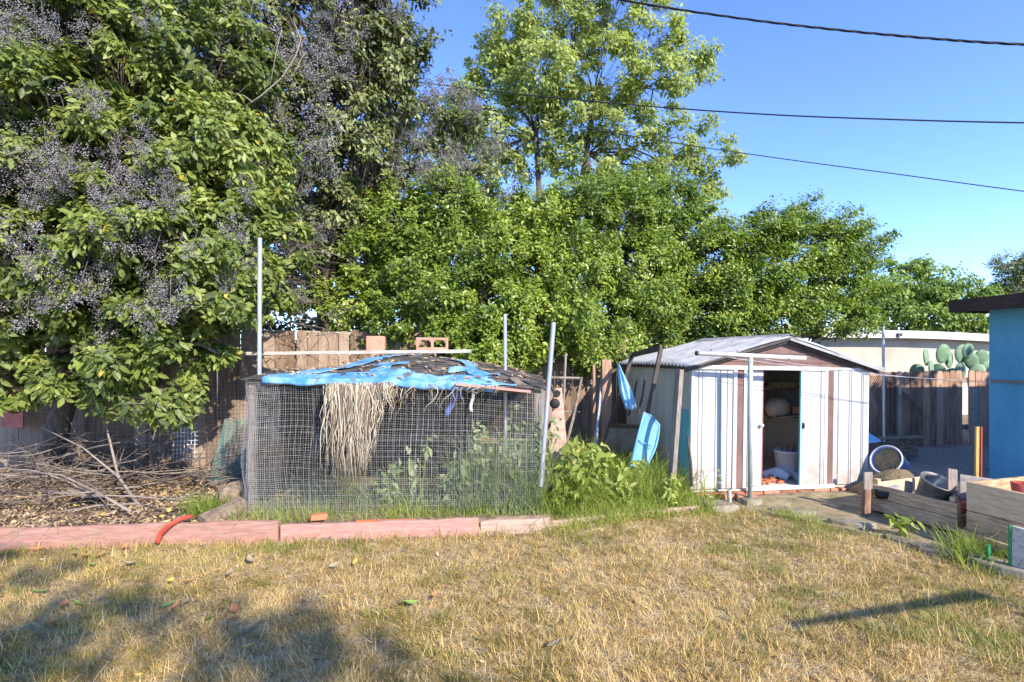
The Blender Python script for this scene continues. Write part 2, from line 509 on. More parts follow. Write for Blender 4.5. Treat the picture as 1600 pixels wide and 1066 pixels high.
def leaf_geo(p, out, L, Wd, rng, up=.5, rand=.8, droop=.3, fancy=False):
    """p (N,3) leaf bases, out (N,3) outward directions -> verts, faces"""
    N = len(p)
    n = unit(out * .6 + np.array([0, 0, up * .7]) + np.array(sun_dir) * .55 + rng.normal(size=(N, 3)) * rand * .6)
    t = out * .5 + rng.normal(size=(N, 3)) * .7 + np.array([0, 0, -droop])
    t = unit(t - n * np.sum(t * n, axis=1, keepdims=True))
    b = np.cross(n, t)
    L = (L * np.clip(np.exp(rng.normal(size=N) * .30), .45, 1.7))[:, None]
    w = (L * Wd * rng.uniform(.85, 1.15, N)[:, None])
    if not fancy:
        fold = w * rng.uniform(.05, .35, N)[:, None]
        vs = np.stack([p, p + t * L * .5 + b * w * .5 + n * fold, p + t * L, p + t * L * .5 - b * w * .5 + n * fold], 1).reshape(-1, 3)
        i = np.arange(N)[:, None] * 4
        return vs, np.concatenate([i + np.array([[0, 1, 2]]), i + np.array([[0, 2, 3]])]), None, 4
    curl = L * rng.uniform(.0, .25, N)[:, None]
    fold = w * rng.uniform(.02, .22, N)[:, None]
    c1 = p + t * L * .32 - n * curl * .1
    c2 = p + t * L * .66 - n * curl * .45
    tip = p + t * L - n * curl
    l1, r1 = c1 + b * w * .46 + n * fold, c1 - b * w * .46 + n * fold
    l2, r2 = c2 + b * w * .38 + n * fold, c2 - b * w * .38 + n * fold
    vs = np.stack([p, c1, c2, tip, l1, r1, l2, r2], 1).reshape(-1, 3)
    i = np.arange(N)[:, None] * 8
    tr = np.concatenate([i + np.array([q]) for q in ([0, 1, 4], [0, 5, 1], [2, 3, 6], [2, 7, 3])])
    qd = np.concatenate([i + np.array([q]) for q in ([1, 2, 6, 4], [1, 5, 7, 2])])
    return vs, tr, qd, 8

def crown_points(clumps, subs, per, rng, sig=.3, stretch=None, shell=.75):
    """clumps: rows (x,y,z,rx,ry,rz). Sprays are spread in each ellipsoid (mostly its outer shell), leaves around each spray.
    returns leaf points, outward vectors, a tone per leaf, spray centres and the clump of each spray"""
    P, O, T, S, K = [], [], [], [], []
    for k, (x, y, z, rx, ry, rz) in enumerate(clumps):
        c, r = np.array([x, y, z]), np.array([rx, ry, rz])
        ns = max(3, int(subs * 4 * rx * rz / (math.pi * sig * sig)))
        d = unit(rng.normal(size=(ns, 3)))
        rad = rng.uniform(0, 1, ns) ** (1 / 3) * (1 - shell) + shell * rng.uniform(.72, 1.08, ns)
        sc = c + d * r * rad[:, None]
        tone = rng.uniform(-.28, .28, ns) + rng.uniform(-.12, .12)
        for j in range(ns):
            m = int(per * rng.uniform(.6, 1.4))
            sp = sig * rng.uniform(.6, 1.3)
            q = unit(rng.normal(size=(m, 3))) * (sp * .78 * rng.uniform(.15, 1.0, m) ** .5)[:, None] * np.array([1, 1, .8])
            q[rng.random(m) < .12] *= 1.5
            if stretch is not None:
                ax = stretch + rng.normal(size=3) * .25
                q = q + np.outer(rng.uniform(-.5, 1.1, m) * sp * 1.6, ax)
            P.append(sc[j] + q)
            O.append(unit(q + d[j] * sp * .8))
            T.append(np.where(rng.random(m) < .006, 1.0, np.clip(rng.uniform(0, .72, m) + tone[j] + .12, 0, .985)))
        S.append(sc)
        K += [k] * ns
    return np.concatenate(P), np.concatenate(O), np.concatenate(T), np.concatenate(S), K

def limb(mb, a, b, r0, r1, rng, n=6, wob=.08, sides=6, sag=0.0):
    a, b = np.array(a, float), np.array(b, float)
    d = np.linalg.norm(b - a)
    pts = []
    ph = rng.uniform(-1, 1, 3) * d * wob
    ph2 = rng.uniform(-1, 1, 3) * d * wob * .6
    for i in range(n + 1):
        t = i / n
        pts.append(a + (b - a) * t + ph * math.sin(math.pi * t) + ph2 * math.sin(2 * math.pi * t) + np.array([0, 0, sag * d * math.sin(math.pi * t)]))
    mb.tube(pts, [r0 + (r1 - r0) * (i / n) for i in range(n + 1)], sides)
    return pts

def make_tree(name, label, cat, base, fork, clumps, m, leaf=(.07, .45), subs=20, per=14, sig=.25, seed=1, trunk_r=.12, fancy=False,
              up=.5, droop=.2, group=None, stretch=None, twigs=True, shell=.75, bark=None, forks=None, twig_part=False, rand=.8, limb_r=.35):
    """trunk with limbs into every clump, twigs into every spray, and a crown of leaf-sized faces"""
    rng = np.random.default_rng(seed)
    t = thing(name, label, cat, base, group)
    per_n = per * math.pi * sig * sig / (leaf[0] ** 2 * leaf[1] * .55)
    P, O, T, S, K = crown_points(clumps, subs, per_n, rng, sig, stretch, shell)
    vs, tr, qd, k = leaf_geo(P, O, leaf[0], leaf[1], rng, up, rand, droop, fancy)
    np_mesh('crown', vs, qd, m, t, rnd=np.repeat(T, k), tris=tr)
    mb = MB()
    forks = forks or [fork]
    b0 = Vector(base)
    for fk in forks:
        limb(mb, b0, fk, trunk_r, trunk_r * .7, rng, 8, .04, 9)
    tips = []
    for c in clumps:
        cc = np.array(c[:3])
        fk = min(forks, key=lambda q: np.linalg.norm(np.array(q) - cc))
        rr = max(.012, trunk_r * limb_r)
        tips.append(limb(mb, fk, cc, rr, rr * .3, rng, 7, .1, 6, .06))
    if twigs:
        for s, kk in zip(S, K):
            path = tips[kk]
            q = path[rng.integers(len(path) // 2, len(path))]
            limb(mb, q, s, trunk_r * .06 + .003, .002, rng, 3, .12, 4)
    mb.build('trunk', bark or M['bark'], t, smooth=True)
    return t, S, K

# ------------------------------------------------------------------ the setting: ground
def board_y(x):
    return 4.17 + .09 * (x + 4.2)

def gh(x, y):
    """ground height: lawn at 0, the planted bed behind the pink boards about 0.13 higher"""
    x, y = np.asarray(x, float), np.asarray(y, float)
    by = board_y(np.minimum(x, 3))
    up = .125 * np.clip((y - by - .03) / .03, 0, 1)
    soft = .125 * np.clip((y - by + .02) / .5, 0, 1)
    fade = np.clip((2.0 - x) / 1.2, 0, 1)
    h = np.where(x < .34, up, soft * fade)
    near = np.clip((10.5 - np.abs(x)) / 2, 0, 1) * np.clip((12 - y) / 2, 0, 1)
    bump = .025 * (vnoise(x, y, 3, 1.3) - .5) + .018 * (vnoise(x, y, 5, 4.0) - .5)
    return (h + bump) * near

def gz(x, y):
    return float(gh(x, y))

def spaced(lo, hi, step, far):
    a = np.arange(lo, hi + step * .5, step)
    e, s = [], step
    x = hi
    while x < far:
        s *= 1.35
        x += s
        e.append(x)
    e = np.array(e)
    return np.concatenate([(lo + hi) - e[::-1], a, e])

xs = spaced(-6.5, 7.0, .06, 900)
ys = spaced(.5, 10.5, .06, 900)
ys = np.unique(np.concatenate([ys, [4.2, 4.24, 4.3, 4.5, 4.54]]))
gx, gy = np.meshgrid(xs, ys)
gv = np.stack([gx, gy, gh(gx, gy)], -1).reshape(-1, 3)
nx = len(xs)
ii = (np.arange(len(ys) - 1)[:, None] * nx + np.arange(nx - 1)[None, :]).ravel()
gq = np.stack([ii, ii + 1, ii + nx + 1, ii + nx], 1)

def ground_mat():
    m, nt, p = _nodes('bare_ground')
    tc = nt.nodes.new('ShaderNodeTexCoord')
    def noise(sc, det=6):
        n = nt.nodes.new('ShaderNodeTexNoise')
        n.inputs['Scale'].default_value = sc
        n.inputs['Detail'].default_value = det
        nt.links.new(tc.outputs['Object'], n.inputs['Vector'])
        return n
    thatch = ramp(nt, [(.3, (.20, .145, .08)), (.5, (.38, .285, .15)), (.7, (.52, .40, .22))])
    nt.links.new(noise(14, 10).outputs['Fac'], thatch.inputs[0])
    dirt = ramp(nt, [(.3, (.13, .09, .062)), (.5, (.26, .19, .135)), (.7, (.40, .305, .22))])
    nt.links.new(noise(11, 10).outputs['Fac'], dirt.inputs[0])
    a = nt.nodes.new('ShaderNodeAttribute')
    a.attribute_name = 'rnd'
    mx = nt.nodes.new('ShaderNodeMix')
    mx.data_type = 'RGBA'
    nt.links.new(a.outputs['Fac'], mx.inputs['Factor'])
    nt.links.new(thatch.outputs[0], mx.inputs[6])
    nt.links.new(dirt.outputs[0], mx.inputs[7])
    nt.links.new(mx.outputs[2], p.inputs['Base Color'])
    p.inputs['Roughness'].default_value = .95
    p.inputs['Specular IOR Level'].default_value = .1
    b = nt.nodes.new('ShaderNodeBump')
    b.inputs['Strength'].default_value = .9
    b.inputs['Distance'].default_value = .025
    nt.links.new(noise(45, 6).outputs['Fac'], b.inputs['Height'])
    nt.links.new(b.outputs[0], p.inputs['Normal'])
    return m

def lawn_edge(x):
    """far edge of the lawn for a given x (boards on the left, path on the right)"""
    x = np.asarray(x, float)
    e = board_y(np.minimum(x, 3)) - .02
    e = np.where(x > .34, 4.62 + (x - .34) * .36, e)
    right = 5.38 - (x - 2.45) * 1.32
    return np.where(x > 2.35, np.minimum(right, 5.4), e)

lawn_mask = (gy.ravel() > lawn_edge(gx.ravel())).astype(float)
tag(np_mesh('ground', gv, gq, ground_mat(), rnd=lawn_mask, smooth=True), kind='structure')

def flat_poly(name, pts, z, m, n=.06):
    """a sheet that follows the ground z metres above it inside a polygon"""
    pts = [Vector((p[0], p[1], 0)) for p in pts]
    def inside(x, y):
        c = False
        j = len(pts) - 1
        for i in range(len(pts)):
            if (pts[i].y > y) != (pts[j].y > y) and x < (pts[j].x - pts[i].x) * (y - pts[i].y) / (pts[j].y - pts[i].y) + pts[i].x:
                c = not c
            j = i
        return c
    x0, x1 = min(p.x for p in pts), max(p.x for p in pts)
    y0, y1 = min(p.y for p in pts), max(p.y for p in pts)
    nu, nv = int((x1 - x0) / n) + 1, int((y1 - y0) / n) + 1
    mb = MB()
    jx = lambda x, y: (x + .05 * math.sin(9 * y + 3 * x), y + .05 * math.sin(7 * x + 2 * y))
    mb.grid(lambda u, v: (x0 + u * (x1 - x0), y0 + v * (y1 - y0), gz(x0 + u * (x1 - x0), y0 + v * (y1 - y0)) + z), nu, nv,
            lambda u, v: inside(*jx(x0 + u * (x1 - x0), y0 + v * (y1 - y0))))
    return tag(mb.build(name, m, smooth=True), kind='structure')

flat_poly('path', [(2.3, 5.35), (2.55, 5.75), (4.35, 6.1), (3.68, 5.2), (4.0, 4.3), (4.3, 3.2), (3.95, 3.2), (3.5, 4.05), (3.05, 4.7)], .006, M['path'])
flat_poly('gravel_yard', [(4.15, 6.2), (6.1, 5.2), (6.2, 6.6), (8.4, 9.0), (4.3, 8.4)], .006, M['gravel'])

# ------------------------------------------------------------------ fences
def fence_line(x):
    return 7.0 + .198 * (x + 3.0)

def picket_fence(x0, x1, top, m, name, label, thick=.018, wid=.14, gap=.0015, base=-.02, dog=.032, seed=1, raildz=(.35, 1.5), tilt=.006, z_of=None, missing=()):
    rng = random.Random(seed)
    A = Vector((x0, fence_line(x0), 0))
    B = Vector((x1, fence_line(x1), 0))
    d = (B - A).normalized()
    nrm = Vector((-d.y, d.x, 0))
    L = (B - A).length
    t = thing(name, label, 'fence', (A.x, A.y, gz(A.x, A.y)))
    pk = MB()
    s, k = 0, 0
    while s < L:
        k += 1
        pk.rnd = rng.random()
        h = top(s / L) + rng.uniform(-.015, .015)
        w = wid * rng.uniform(.95, 1.02)
        o = A + d * s + nrm * rng.uniform(-.004, .004)
        z0 = gz(o.x, o.y) + base
        tl = rng.uniform(-tilt, tilt)
        if k not in missing:
            P = lambda a, z: o + d * (a + tl * (z - z0)) + Vector((0, 0, z))
            pk.prism([P(0, z0), P(w, z0), P(w, h - dog * 1.1), P(w - dog * .35, h - dog * .35), P(w - dog * 1.2, h), P(dog * 1.2, h), P(dog * .35, h - dog * .35), P(0, h - dog * 1.1)], nrm * thick)
        s += wid + gap * rng.uniform(.3, 1.6)
    pk.build('pickets', m, t)
    for rz in raildz:
        r_ = MB()
        r_.beam(A + nrm * (thick + .025) + Vector((0, 0, rz)), B + nrm * (thick + .025) + Vector((0, 0, rz)), .04, .09)
        r_.build('rail', m, t)
    q = .4
    while q < L:
        p = MB()
        o = A + d * q + nrm * .12
        p.beam((o.x, o.y, gz(o.x, o.y) - .1), (o.x, o.y, top(q / L) - .06), .09, .09, up=d)
        p.build('post', m, t)
        q += 2.4
    return t

picket_fence(-8.5, 1.72, lambda s: 1.95 + .02 * math.sin(s * 9), M['fence'], 'wooden_fence', 'tall weathered brown board fence behind the mesh cage and privet')
picket_fence(4.35, 9.6, lambda s: 1.32, M['fence_dark'], 'wooden_fence', 'low dark brown board fence under the cactus beside the blue house', seed=4, raildz=(.3, 1.15), dog=.04, missing=(28,))

picket_fence(1.76, 4.33, lambda s: 1.58, M['fence'], 'wooden_fence', 'short stretch of brown board fence hidden behind the metal shed', seed=6, raildz=(.35, 1.3))

# white capping strip lying along the back fence top, left part
b = MB()
b.beam(at(335, 514, 6.85), at(570, 521, 7.45), .035, .02)
solo('capping_strip', b, M['board_white'], 'pale thin wooden strip along the top of the left board fence', 'strip')

# ------------------------------------------------------------------ metal shed
SA = Vector((2.0, 5.76, 0.0))
SW, SD = 2.36, 1.75
WB, WT, RZ = .085, 1.485, 1.83
shed = thing('metal_shed', 'brown and white metal garden shed with open sliding door and gabled roof', 'shed', SA, rot=(0, R(1.0), math.atan2(U.y, U.x)))

def ribbed(mb, x0, x1, y, z0, z1, ribs, depth=.011, axis='x', flip=False, thick=.004):
    """a sheet-steel panel with V grooves at the given positions, profile extruded upward"""
    prof = [(x0, 0)]
    for r_ in ribs:
        prof += [(r_ - .007, 0), (r_ - .003, depth), (r_ + .003, depth), (r_ + .007, 0)]
    prof.append((x1, 0))
    def P(a, d, z):
        return (a, y + d, z) if axis == 'x' else (y + d, a, z)
    vs, fs = [], []
    for a, d in prof:
        vs += [P(a, d, z0), P(a, d, z1), P(a, d + thick, z0), P(a, d + thick, z1)]
    for i in range(len(prof) - 1):
        a, c = i * 4, i * 4 + 4
        fs += [(a, c, c + 1, a + 1), (c + 2, a + 2, a + 3, c + 3), (a + 1, c + 1, c + 3, a + 3), (a, a + 2, c + 2, c)]
    fs += [(0, 1, 3, 2), (len(vs) - 4, len(vs) - 2, len(vs) - 1, len(vs) - 3)]
    mb.add(vs, fs)

S_ = lambda nm, mb, m, par=shed, **k: mb.build(nm, m, par, world=False, **k)
# front wall panels
b = MB(); ribbed(b, .03, .52, .0, WB, WT - .03, [.085, .135, .30, .36, .45]); S_('front_panel', b, M['white_steel'])
b = MB(); ribbed(b, 1.865, SW - .03, .0, WB, WT - .03, [1.93, 2.085, 2.115, 2.255, 2.28]); S_('front_panel', b, M['white_steel'])
b = MB(); b.box(.565, .655, .0, .01, WB, WT - .03); S_('brown_strip', b, M['brown_steel'])
b = MB(); b.box(1.775, 1.863, .0, .01, WB, WT - .03); S_('brown_strip', b, M['brown_steel'])
b = MB(); b.box(.522, .563, -.018, .012, WB, WT - .03); S_('door_jamb', b, M['white_trim'])
b = MB(); b.box(.657, .69, -.012, .02, WB, WT - .03); S_('door_jamb', b, M['white_trim'])
b = MB(); b.box(1.735, 1.773, -.014, .02, WB, WT - .03); S_('door_jamb', b, M['white_trim'])
b = MB(); b.box(0, .03, -.004, .03, WB, WT - .03); S_('corner_trim', b, M['white_trim'])
b = MB(); b.box(SW - .03, SW, -.004, .03, WB, WT - .03); S_('corner_trim', b, M['white_trim'])
b = MB(); b.box(0, SW - .58, -.022, .028, WT - .029, WT); b.box(0, SW - .58, -.026, -.0225, WT - .04, WT + .004); S_('door_track', b, M['white_trim'])
b = MB(); b.box(SW - .578, SW, -.012, .028, WT - .029, WT - .002); S_('top_rail', b, M['white_trim'])
b = MB(); b.box(.69, 1.86, -.035, .05, WB - .03, WB); b.box(.69, 1.86, -.04, -.0355, WB - .03, WB + .018); S_('sill_track', b, M['white_trim'])
# doors
d1 = MB(); ribbed(d1, .66, .925, .026, WB + .01, WT - .032, [.70, .73]); d1 = S_('sliding_door', d1, M['white_steel'])
h = MB(); h.lathe([(0.0, -.045), (.017, -.042), (.024, -.03), (.018, -.016), (.01, -.01), (.01, 0)], 12, (.90, .024, .80), Matrix.Rotation(R(-90), 3, 'X')); S_('handle', h, M['plastic_white'], d1, smooth=True)
d2 = MB(); ribbed(d2, 1.415, 1.733, -.008, WB + .01, WT - .032, [1.68]); d2 = S_('sliding_door', d2, M['white_steel'])
h = MB(); h.box(1.432, 1.452, -.022, -.009, .76, .83); h.box(1.436, 1.448, -.034, -.022, .78, .81); S_('handle', h, M['dark_metal'], d2)
b = MB(); b.box(1.404, 1.414, -.010, .014, WB + .01, WT - .032); S_('door_edge', b, M['teal_steel'], d2)
b = MB(); b.box(.926, .933, .022, .036, WB + .01, WT - .032); S_('door_edge', b, M['red_brown'], d1)
# gable
b = MB(); b.prism([(0, .004, WT), (SW, .004, WT), (SW, .004, WT + .02), (SW / 2, .004, RZ - .02), (0, .004, WT + .02)], (0, .006, 0)); S_('gable', b, M['brown_steel'])
b = MB()
for zz in (WT + .05, WT + .1, WT + .15):
    k = (zz - WT) / (RZ - WT)
    b.box(k * SW / 2 + .03, SW - k * SW / 2 - .03, -.003, .003, zz, zz + .012)
S_('gable_rib', b, M['brown_steel'])
# left wall: cream above, teal below, ribbed; back and right walls
b = MB(); ribbed(b, .03, SD, .0, WB, WT, [.22, .25, .55, .58, .9, .93, 1.25, 1.28, 1.55], axis='y'); S_('side_wall', b, M['cream_steel'])
b = MB(); ribbed(b, .03, .34, -.006, WB, .98, [.12, .2], axis='y'); S_('teal_panel', b, M['teal_steel'])
b = MB(); b.box(SW - .008, SW, .03, SD, WB, WT); S_('side_wall', b, M['cream_steel'])
b = MB(); b.box(.005, SW - .009, SD, SD + .008, WB, WT + .01); b.prism([(.005, SD, WT + .011), (SW - .009, SD, WT + .011), (SW / 2, SD, RZ - .02)], (0, .008, 0)); S_('back_wall', b, M['inside_dark'])
b = MB(); b.box(.01, SW - .01, .03, SD - .01, WB - .06, WB - .005); S_('floor', b, M['inside_dark'])
b = MB(); b.box(.012, .02, .08, SD - .01, WB, WT); S_('inner_lining', b, M['inside_dark'])
b = MB(); b.box(SW - .02, SW - .012, .05, SD - .01, WB, WT); S_('inner_lining', b, M['inside_dark'])
# roof: corrugated sheets running from ridge to eaves
def roof_half(sgn):
    mb = MB()
    L = SW / 2 + .14
    slope = (RZ - WT - .02) / (SW / 2)
    def fn(u, v):
        s = u * L
        y = -.10 + v * (SD + .22)
        corr = .015 * math.sin(y * 2 * math.pi / .082)
        return (SW / 2 + sgn * s, y, RZ + .012 - slope * s + corr + .01 * math.sin(s * 5 + y * 2))
    mb.grid(fn, 10, 230)
    return mb
S_('roof_sheet', roof_half(-1), M['roof_steel'], solid=.004, smooth=True)
S_('roof_sheet', roof_half(1), M['roof_steel'], solid=.004, smooth=True)
b = MB()
for y0 in (-.1, .5, 1.1):
    b.prism([(SW / 2 - .1, y0, RZ + .0), (SW / 2, y0, RZ + .04), (SW / 2 + .1, y0, RZ + .0), (SW / 2, y0, RZ + .032)], (0, .63, 0))
S_('ridge_cap', b, M['roof_steel'])
slope = (RZ - WT - .02) / (SW / 2)
for sgn in (-1, 1):
    b = MB()
    p0 = Vector((SW / 2, -.085, RZ - .022))
    p1 = Vector((SW / 2 + sgn * (SW / 2 + .12), -.085, RZ - .022 - slope * (SW / 2 + .12)))
    b.beam(p0, p1, .03, .028)
    S_('barge_trim', b, M['dark_metal'] if sgn < 0 else M['roof_steel'])
    b = MB()
    b.beam(p0 + Vector((0, .045, -.035)), p1 + Vector((0, .045, -.035)), .04, .018)
    S_('roof_rafter', b, M['dark_metal'])
    b = MB()
    b.box(SW / 2 + sgn * (SW / 2 + .05) - .015, SW / 2 + sgn * (SW / 2 + .05) + .015, -.08, SD + .08, WT - .045, WT - .005)
    S_('eave_beam', b, M['dark_metal'])
# shelves inside
for z0, dep in ((1.18, .4), (.80, .42)):
    b = MB(); b.box(.7, SW - .03, SD - .9 - dep + .4, SD - .02, z0, z0 + .022); b.box(.7, SW - .03, SD - .9 - dep + .396, SD - .9 - dep + .4, z0 - .025, z0 + .026); S_('shelf', b, M['old_wood'])
# brick footing under the front wall
b = MB()
rg = random.Random(3)
x = .02
while x < SW - .05:
    w = .21 + rg.uniform(-.01, .01)
    b.rnd = rg.random()
    b.box(x, min(x + w, SW), -.05 + rg.uniform(-.012, .012), .07, -.03, WB - .034 + rg.uniform(-.008, 0))
    x += w + .012
S_('brick_footing', b, M['brick'], bevel=.005)

SM = Matrix.Translation(SA) @ Euler((0, R(1.0), math.atan2(U.y, U.x))).to_matrix().to_4x4()
def shed_pt(x, y, z):
    return SM @ Vector((x, y, z))

# things inside the shed
b = MB()
o = shed_pt(1.60, .62, .822)
b.lathe([(0.0, 0), (.10, .005), (.142, .05), (.158, .12), (.145, .19), (.10, .235), (.03, .25), (0, .25)], 20, o)
solo('round_basket', b, M['basket'], 'round tan woven basket on the middle shelf inside the open shed', 'basket', smooth=True)
bk = thing('bucket', 'pale grey plastic bucket on the shed floor behind the sliding door', 'bucket', shed_pt(1.66, .5, WB))
b = MB(); b.lathe([(0, 0), (.118, 0), (.124, .01), (.15, .30), (.157, .302), (.157, .33), (.146, .33), (.142, .30), (.115, .02), (0, .018)], 24, bk['_o']); b.build('body', M['plastic_white'], bk, smooth=True)
b = MB(); c = Vector(bk['_o']); b.tube([c + Vector((.156 * math.cos(a), -.158 * math.sin(a) * .25 - .02, .29 - .12 * math.sin(a))) for a in [math.pi * i / 10 for i in range(11)]], .004, 5); b.build('handle', M['wire'], bk)
b = MB()
for i in range(9):
    a = shed_pt(1.66 + rg.uniform(-.08, .08), .5 + rg.uniform(-.08, .08), .3)
    b.tube([a, a + Vector((rg.uniform(-.1, .1), rg.uniform(-.05, .05), .13 + rg.uniform(0, .05)))], .008, 5)
solo('tool_bundle', b, M['grey_wood'], 'short sticks standing in the pale bucket in the shed', 'sticks')
b = MB()
for i in range(26):
    b.rnd = rg.random()
    a = shed_pt(1.14 + rg.uniform(-.11, .22), .17 + rg.uniform(-.08, .14), WB + .002)
    ang = rg.uniform(0, 3.1)
    dx = Vector((math.cos(ang), math.sin(ang), rg.uniform(-.1, .35))) * rg.uniform(.04, .1)
    b.obox(a, dx, Vector((-math.sin(ang), math.cos(ang), 0)) * .03, Vector((0, 0, .016)))
tag(b.build('broken_tiles', M['orange']), 'heap of broken orange clay bits just inside the shed door', 'rubble')
b = MB()
b.grid(lambda u, v: shed_pt(1.30 + u * .42, .28 + v * .3, WB + .02 + .10 * math.sin(3.1 * u) * math.sin(3.1 * v) + .035 * math.sin(14 * u + 9 * v)), 24, 16)
solo('crumpled_sack', b, M['plastic_white'], 'crumpled pale plastic sack lying in front of the bucket in the shed', 'sack', smooth=True, solid=.003)
for (x_, y_, z_, r_, h_, mm_, lab_) in ((1.40, .75, 1.203, .07, .16, 'tin', 'grey paint can on the upper shelf inside the shed'), (1.98, .72, .823, .06, .13, 'orange_block', 'rusty orange can on the middle shelf beside the round basket')):
    b = MB(); b.lathe([(0, 0), (r_, 0), (r_ * 1.03, .006), (r_, .012), (r_, h_ - .012), (r_ * 1.03, h_ - .006), (r_ * .95, h_), (0, h_ - .008)], 18, shed_pt(x_, y_, z_)); solo('paint_can', b, M[mm_], lab_, 'can', smooth=True)
b = MB(); b.obox(shed_pt(1.56, .55, 1.203), U * .30, V * .2, (0, 0, .07)); b.obox(shed_pt(1.57, .54, 1.275), U * .29, V * .2 + U * .01, (0, 0, .012))
solo('flat_carton', b, M['straw'], 'flat tan carton lying on the upper shelf inside the shed', 'carton', bevel=.003)
b = MB(); b.beam(shed_pt(1.45, .48, .83), shed_pt(2.0, .40, .89), .12, .02)
solo('loose_board', b, M['old_wood'], 'short brown board lying tilted on the middle shelf in the shed', 'board')

# ------------------------------------------------------------------ blue house on the right
HC = Vector((6.15, 6.6, 0))
house = thing('house', 'bright blue stucco house corner with dark brown roof fascia on the right', 'house', HC)
HT = 2.18
b = MB(); b.obox(HC - V * 9 + Vector((0, 0, -.1)), U * 7, V * 9, Vector((0, 0, HT + .1))); b.build('wall', M['house_blue'], house)
b = MB(); b.obox(HC - V * 9.3 - U * .3 + Vector((0, 0, HT + .002)), U * 7.6, V * 9.5, Vector((0, 0, .12))); b.build('roof', M['fascia'], house)
b = MB()
b.obox(HC - V * 9.3 - U * .335 + Vector((0, 0, HT - .02)), U * .035, V * 9.54, Vector((0, 0, .165)))
b.obox(HC + V * .205 - U * .298 + Vector((0, 0, HT - .02)), U * 7.6, V * .035, Vector((0, 0, .165)))
b.build('fascia', M['fascia'], house)

# neighbour's pale building behind the right fence
nb = thing('neighbour_building', 'low cream building with white curved roof edge behind the right fence', 'building', (6.5, 12.4, 0))
N0, N1 = Vector((7.6, 12.62, 0)), Vector((16.5, 14.4, 0))
def nb_top(s):
    return 2.2 - .32 * max(0, (s - .25) / .75) ** 1.7
b = MB()
b.grid(lambda u, v: N0.lerp(N1, u) + Vector((0, .25, -.1 + v * (nb_top(u) - .08 + .1))), 30, 1)
b.build('wall', M['cream_wall'], nb, solid=.1)
b = MB()
b.grid(lambda u, v: N0.lerp(N1, u) + Vector((0, -.12, nb_top(u) - .17 + v * .17)), 30, 1)
b.build('fascia', M['white_fascia'], nb, solid=.06)
b = MB()
b.grid(lambda u, v: N0.lerp(N1, u) + Vector((-.2 * v, -.12 + v * 5, nb_top(u) + .012)), 30, 1)
b.build('roof', M['white_fascia'], nb, solid=.02)
b = MB(); q = N0.lerp(N1, .24); b.box(q.x - .05, q.x + .05, q.y - .22, q.y - .16, nb_top(.24) - .13, nb_top(.24) - .05); b.build('vent', M['dark_metal'], nb)

# ------------------------------------------------------------------ wire cage (old chicken coop)
CL, CR = -2.46, .30            # left and right end
def cfy(x): return 4.66 + .04 * (x - CL)
CB = 1.6                        # depth
def ctop(x): return 1.375 - .10 * np.clip((x - CL) / (CR - CL), 0, 1) ** 1.6
cage = thing('mesh_cage', 'old garden cage of grey wire mesh with sagging covered roof', 'cage', (-1.1, 4.7, .12))
GB = .125
rc = .10
# plan path of the mesh: left side from the back, round the corner, along the front, round the corner, right side
def cage_path():
    pts = []
    for i in range(12):
        pts.append((CL, cfy(CL) + CB - i * (CB - rc) / 11))
    for i in range(1, 6):
        a = math.pi + (math.pi / 2) * i / 6
        pts.append((CL + rc + rc * math.cos(a), cfy(CL) + rc + rc * math.sin(a)))
    n = 40
    for i in range(n + 1):
        x = CL + rc + (CR - CL - 2 * rc) * i / n
        pts.append((x, cfy(x)))
    for i in range(1, 6):
        a = -math.pi / 2 + (math.pi / 2) * i / 6
        pts.append((CR - rc + rc * math.cos(a), cfy(CR) + rc + rc * math.sin(a)))
    for i in range(12):
        pts.append((CR, cfy(CR) + rc + i * (CB - rc) / 11))
    return np.array(pts)
cp = cage_path()
cs = np.concatenate([[0], np.cumsum(np.linalg.norm(np.diff(cp, axis=0), axis=1))])
def cage_pt(s, z, seed, off):
    """point of the mesh sheet at length s and height fraction z, with dents and sag"""
    s, z = np.asarray(s, float), np.asarray(z, float)
    x = np.interp(s, cs, cp[:, 0])
    y = np.interp(s, cs, cp[:, 1])
    top = ctop(x)
    w = (vnoise(s, z * 1.2, seed, 2.2) - .5) * .13 + (vnoise(s, z * 1.2, seed + 1, 6) - .5) * .03
    w = w * np.clip(np.minimum(z, 1 - z) * 6, .25, 1)
    side = np.abs(x - CL) < .05
    X = x + np.where(side, w, .02 * (vnoise(s, z * 1.2, seed + 2, 3) - .5))
    Y = y + np.where(side, 0, w) + off
    Z = GB - .02 + z * (top - GB + .02) + (vnoise(s, z, seed + 3, 2.5) - .5) * .045 * np.clip(z * 2, 0, 1)
    return np.stack([X, Y, Z], -1)
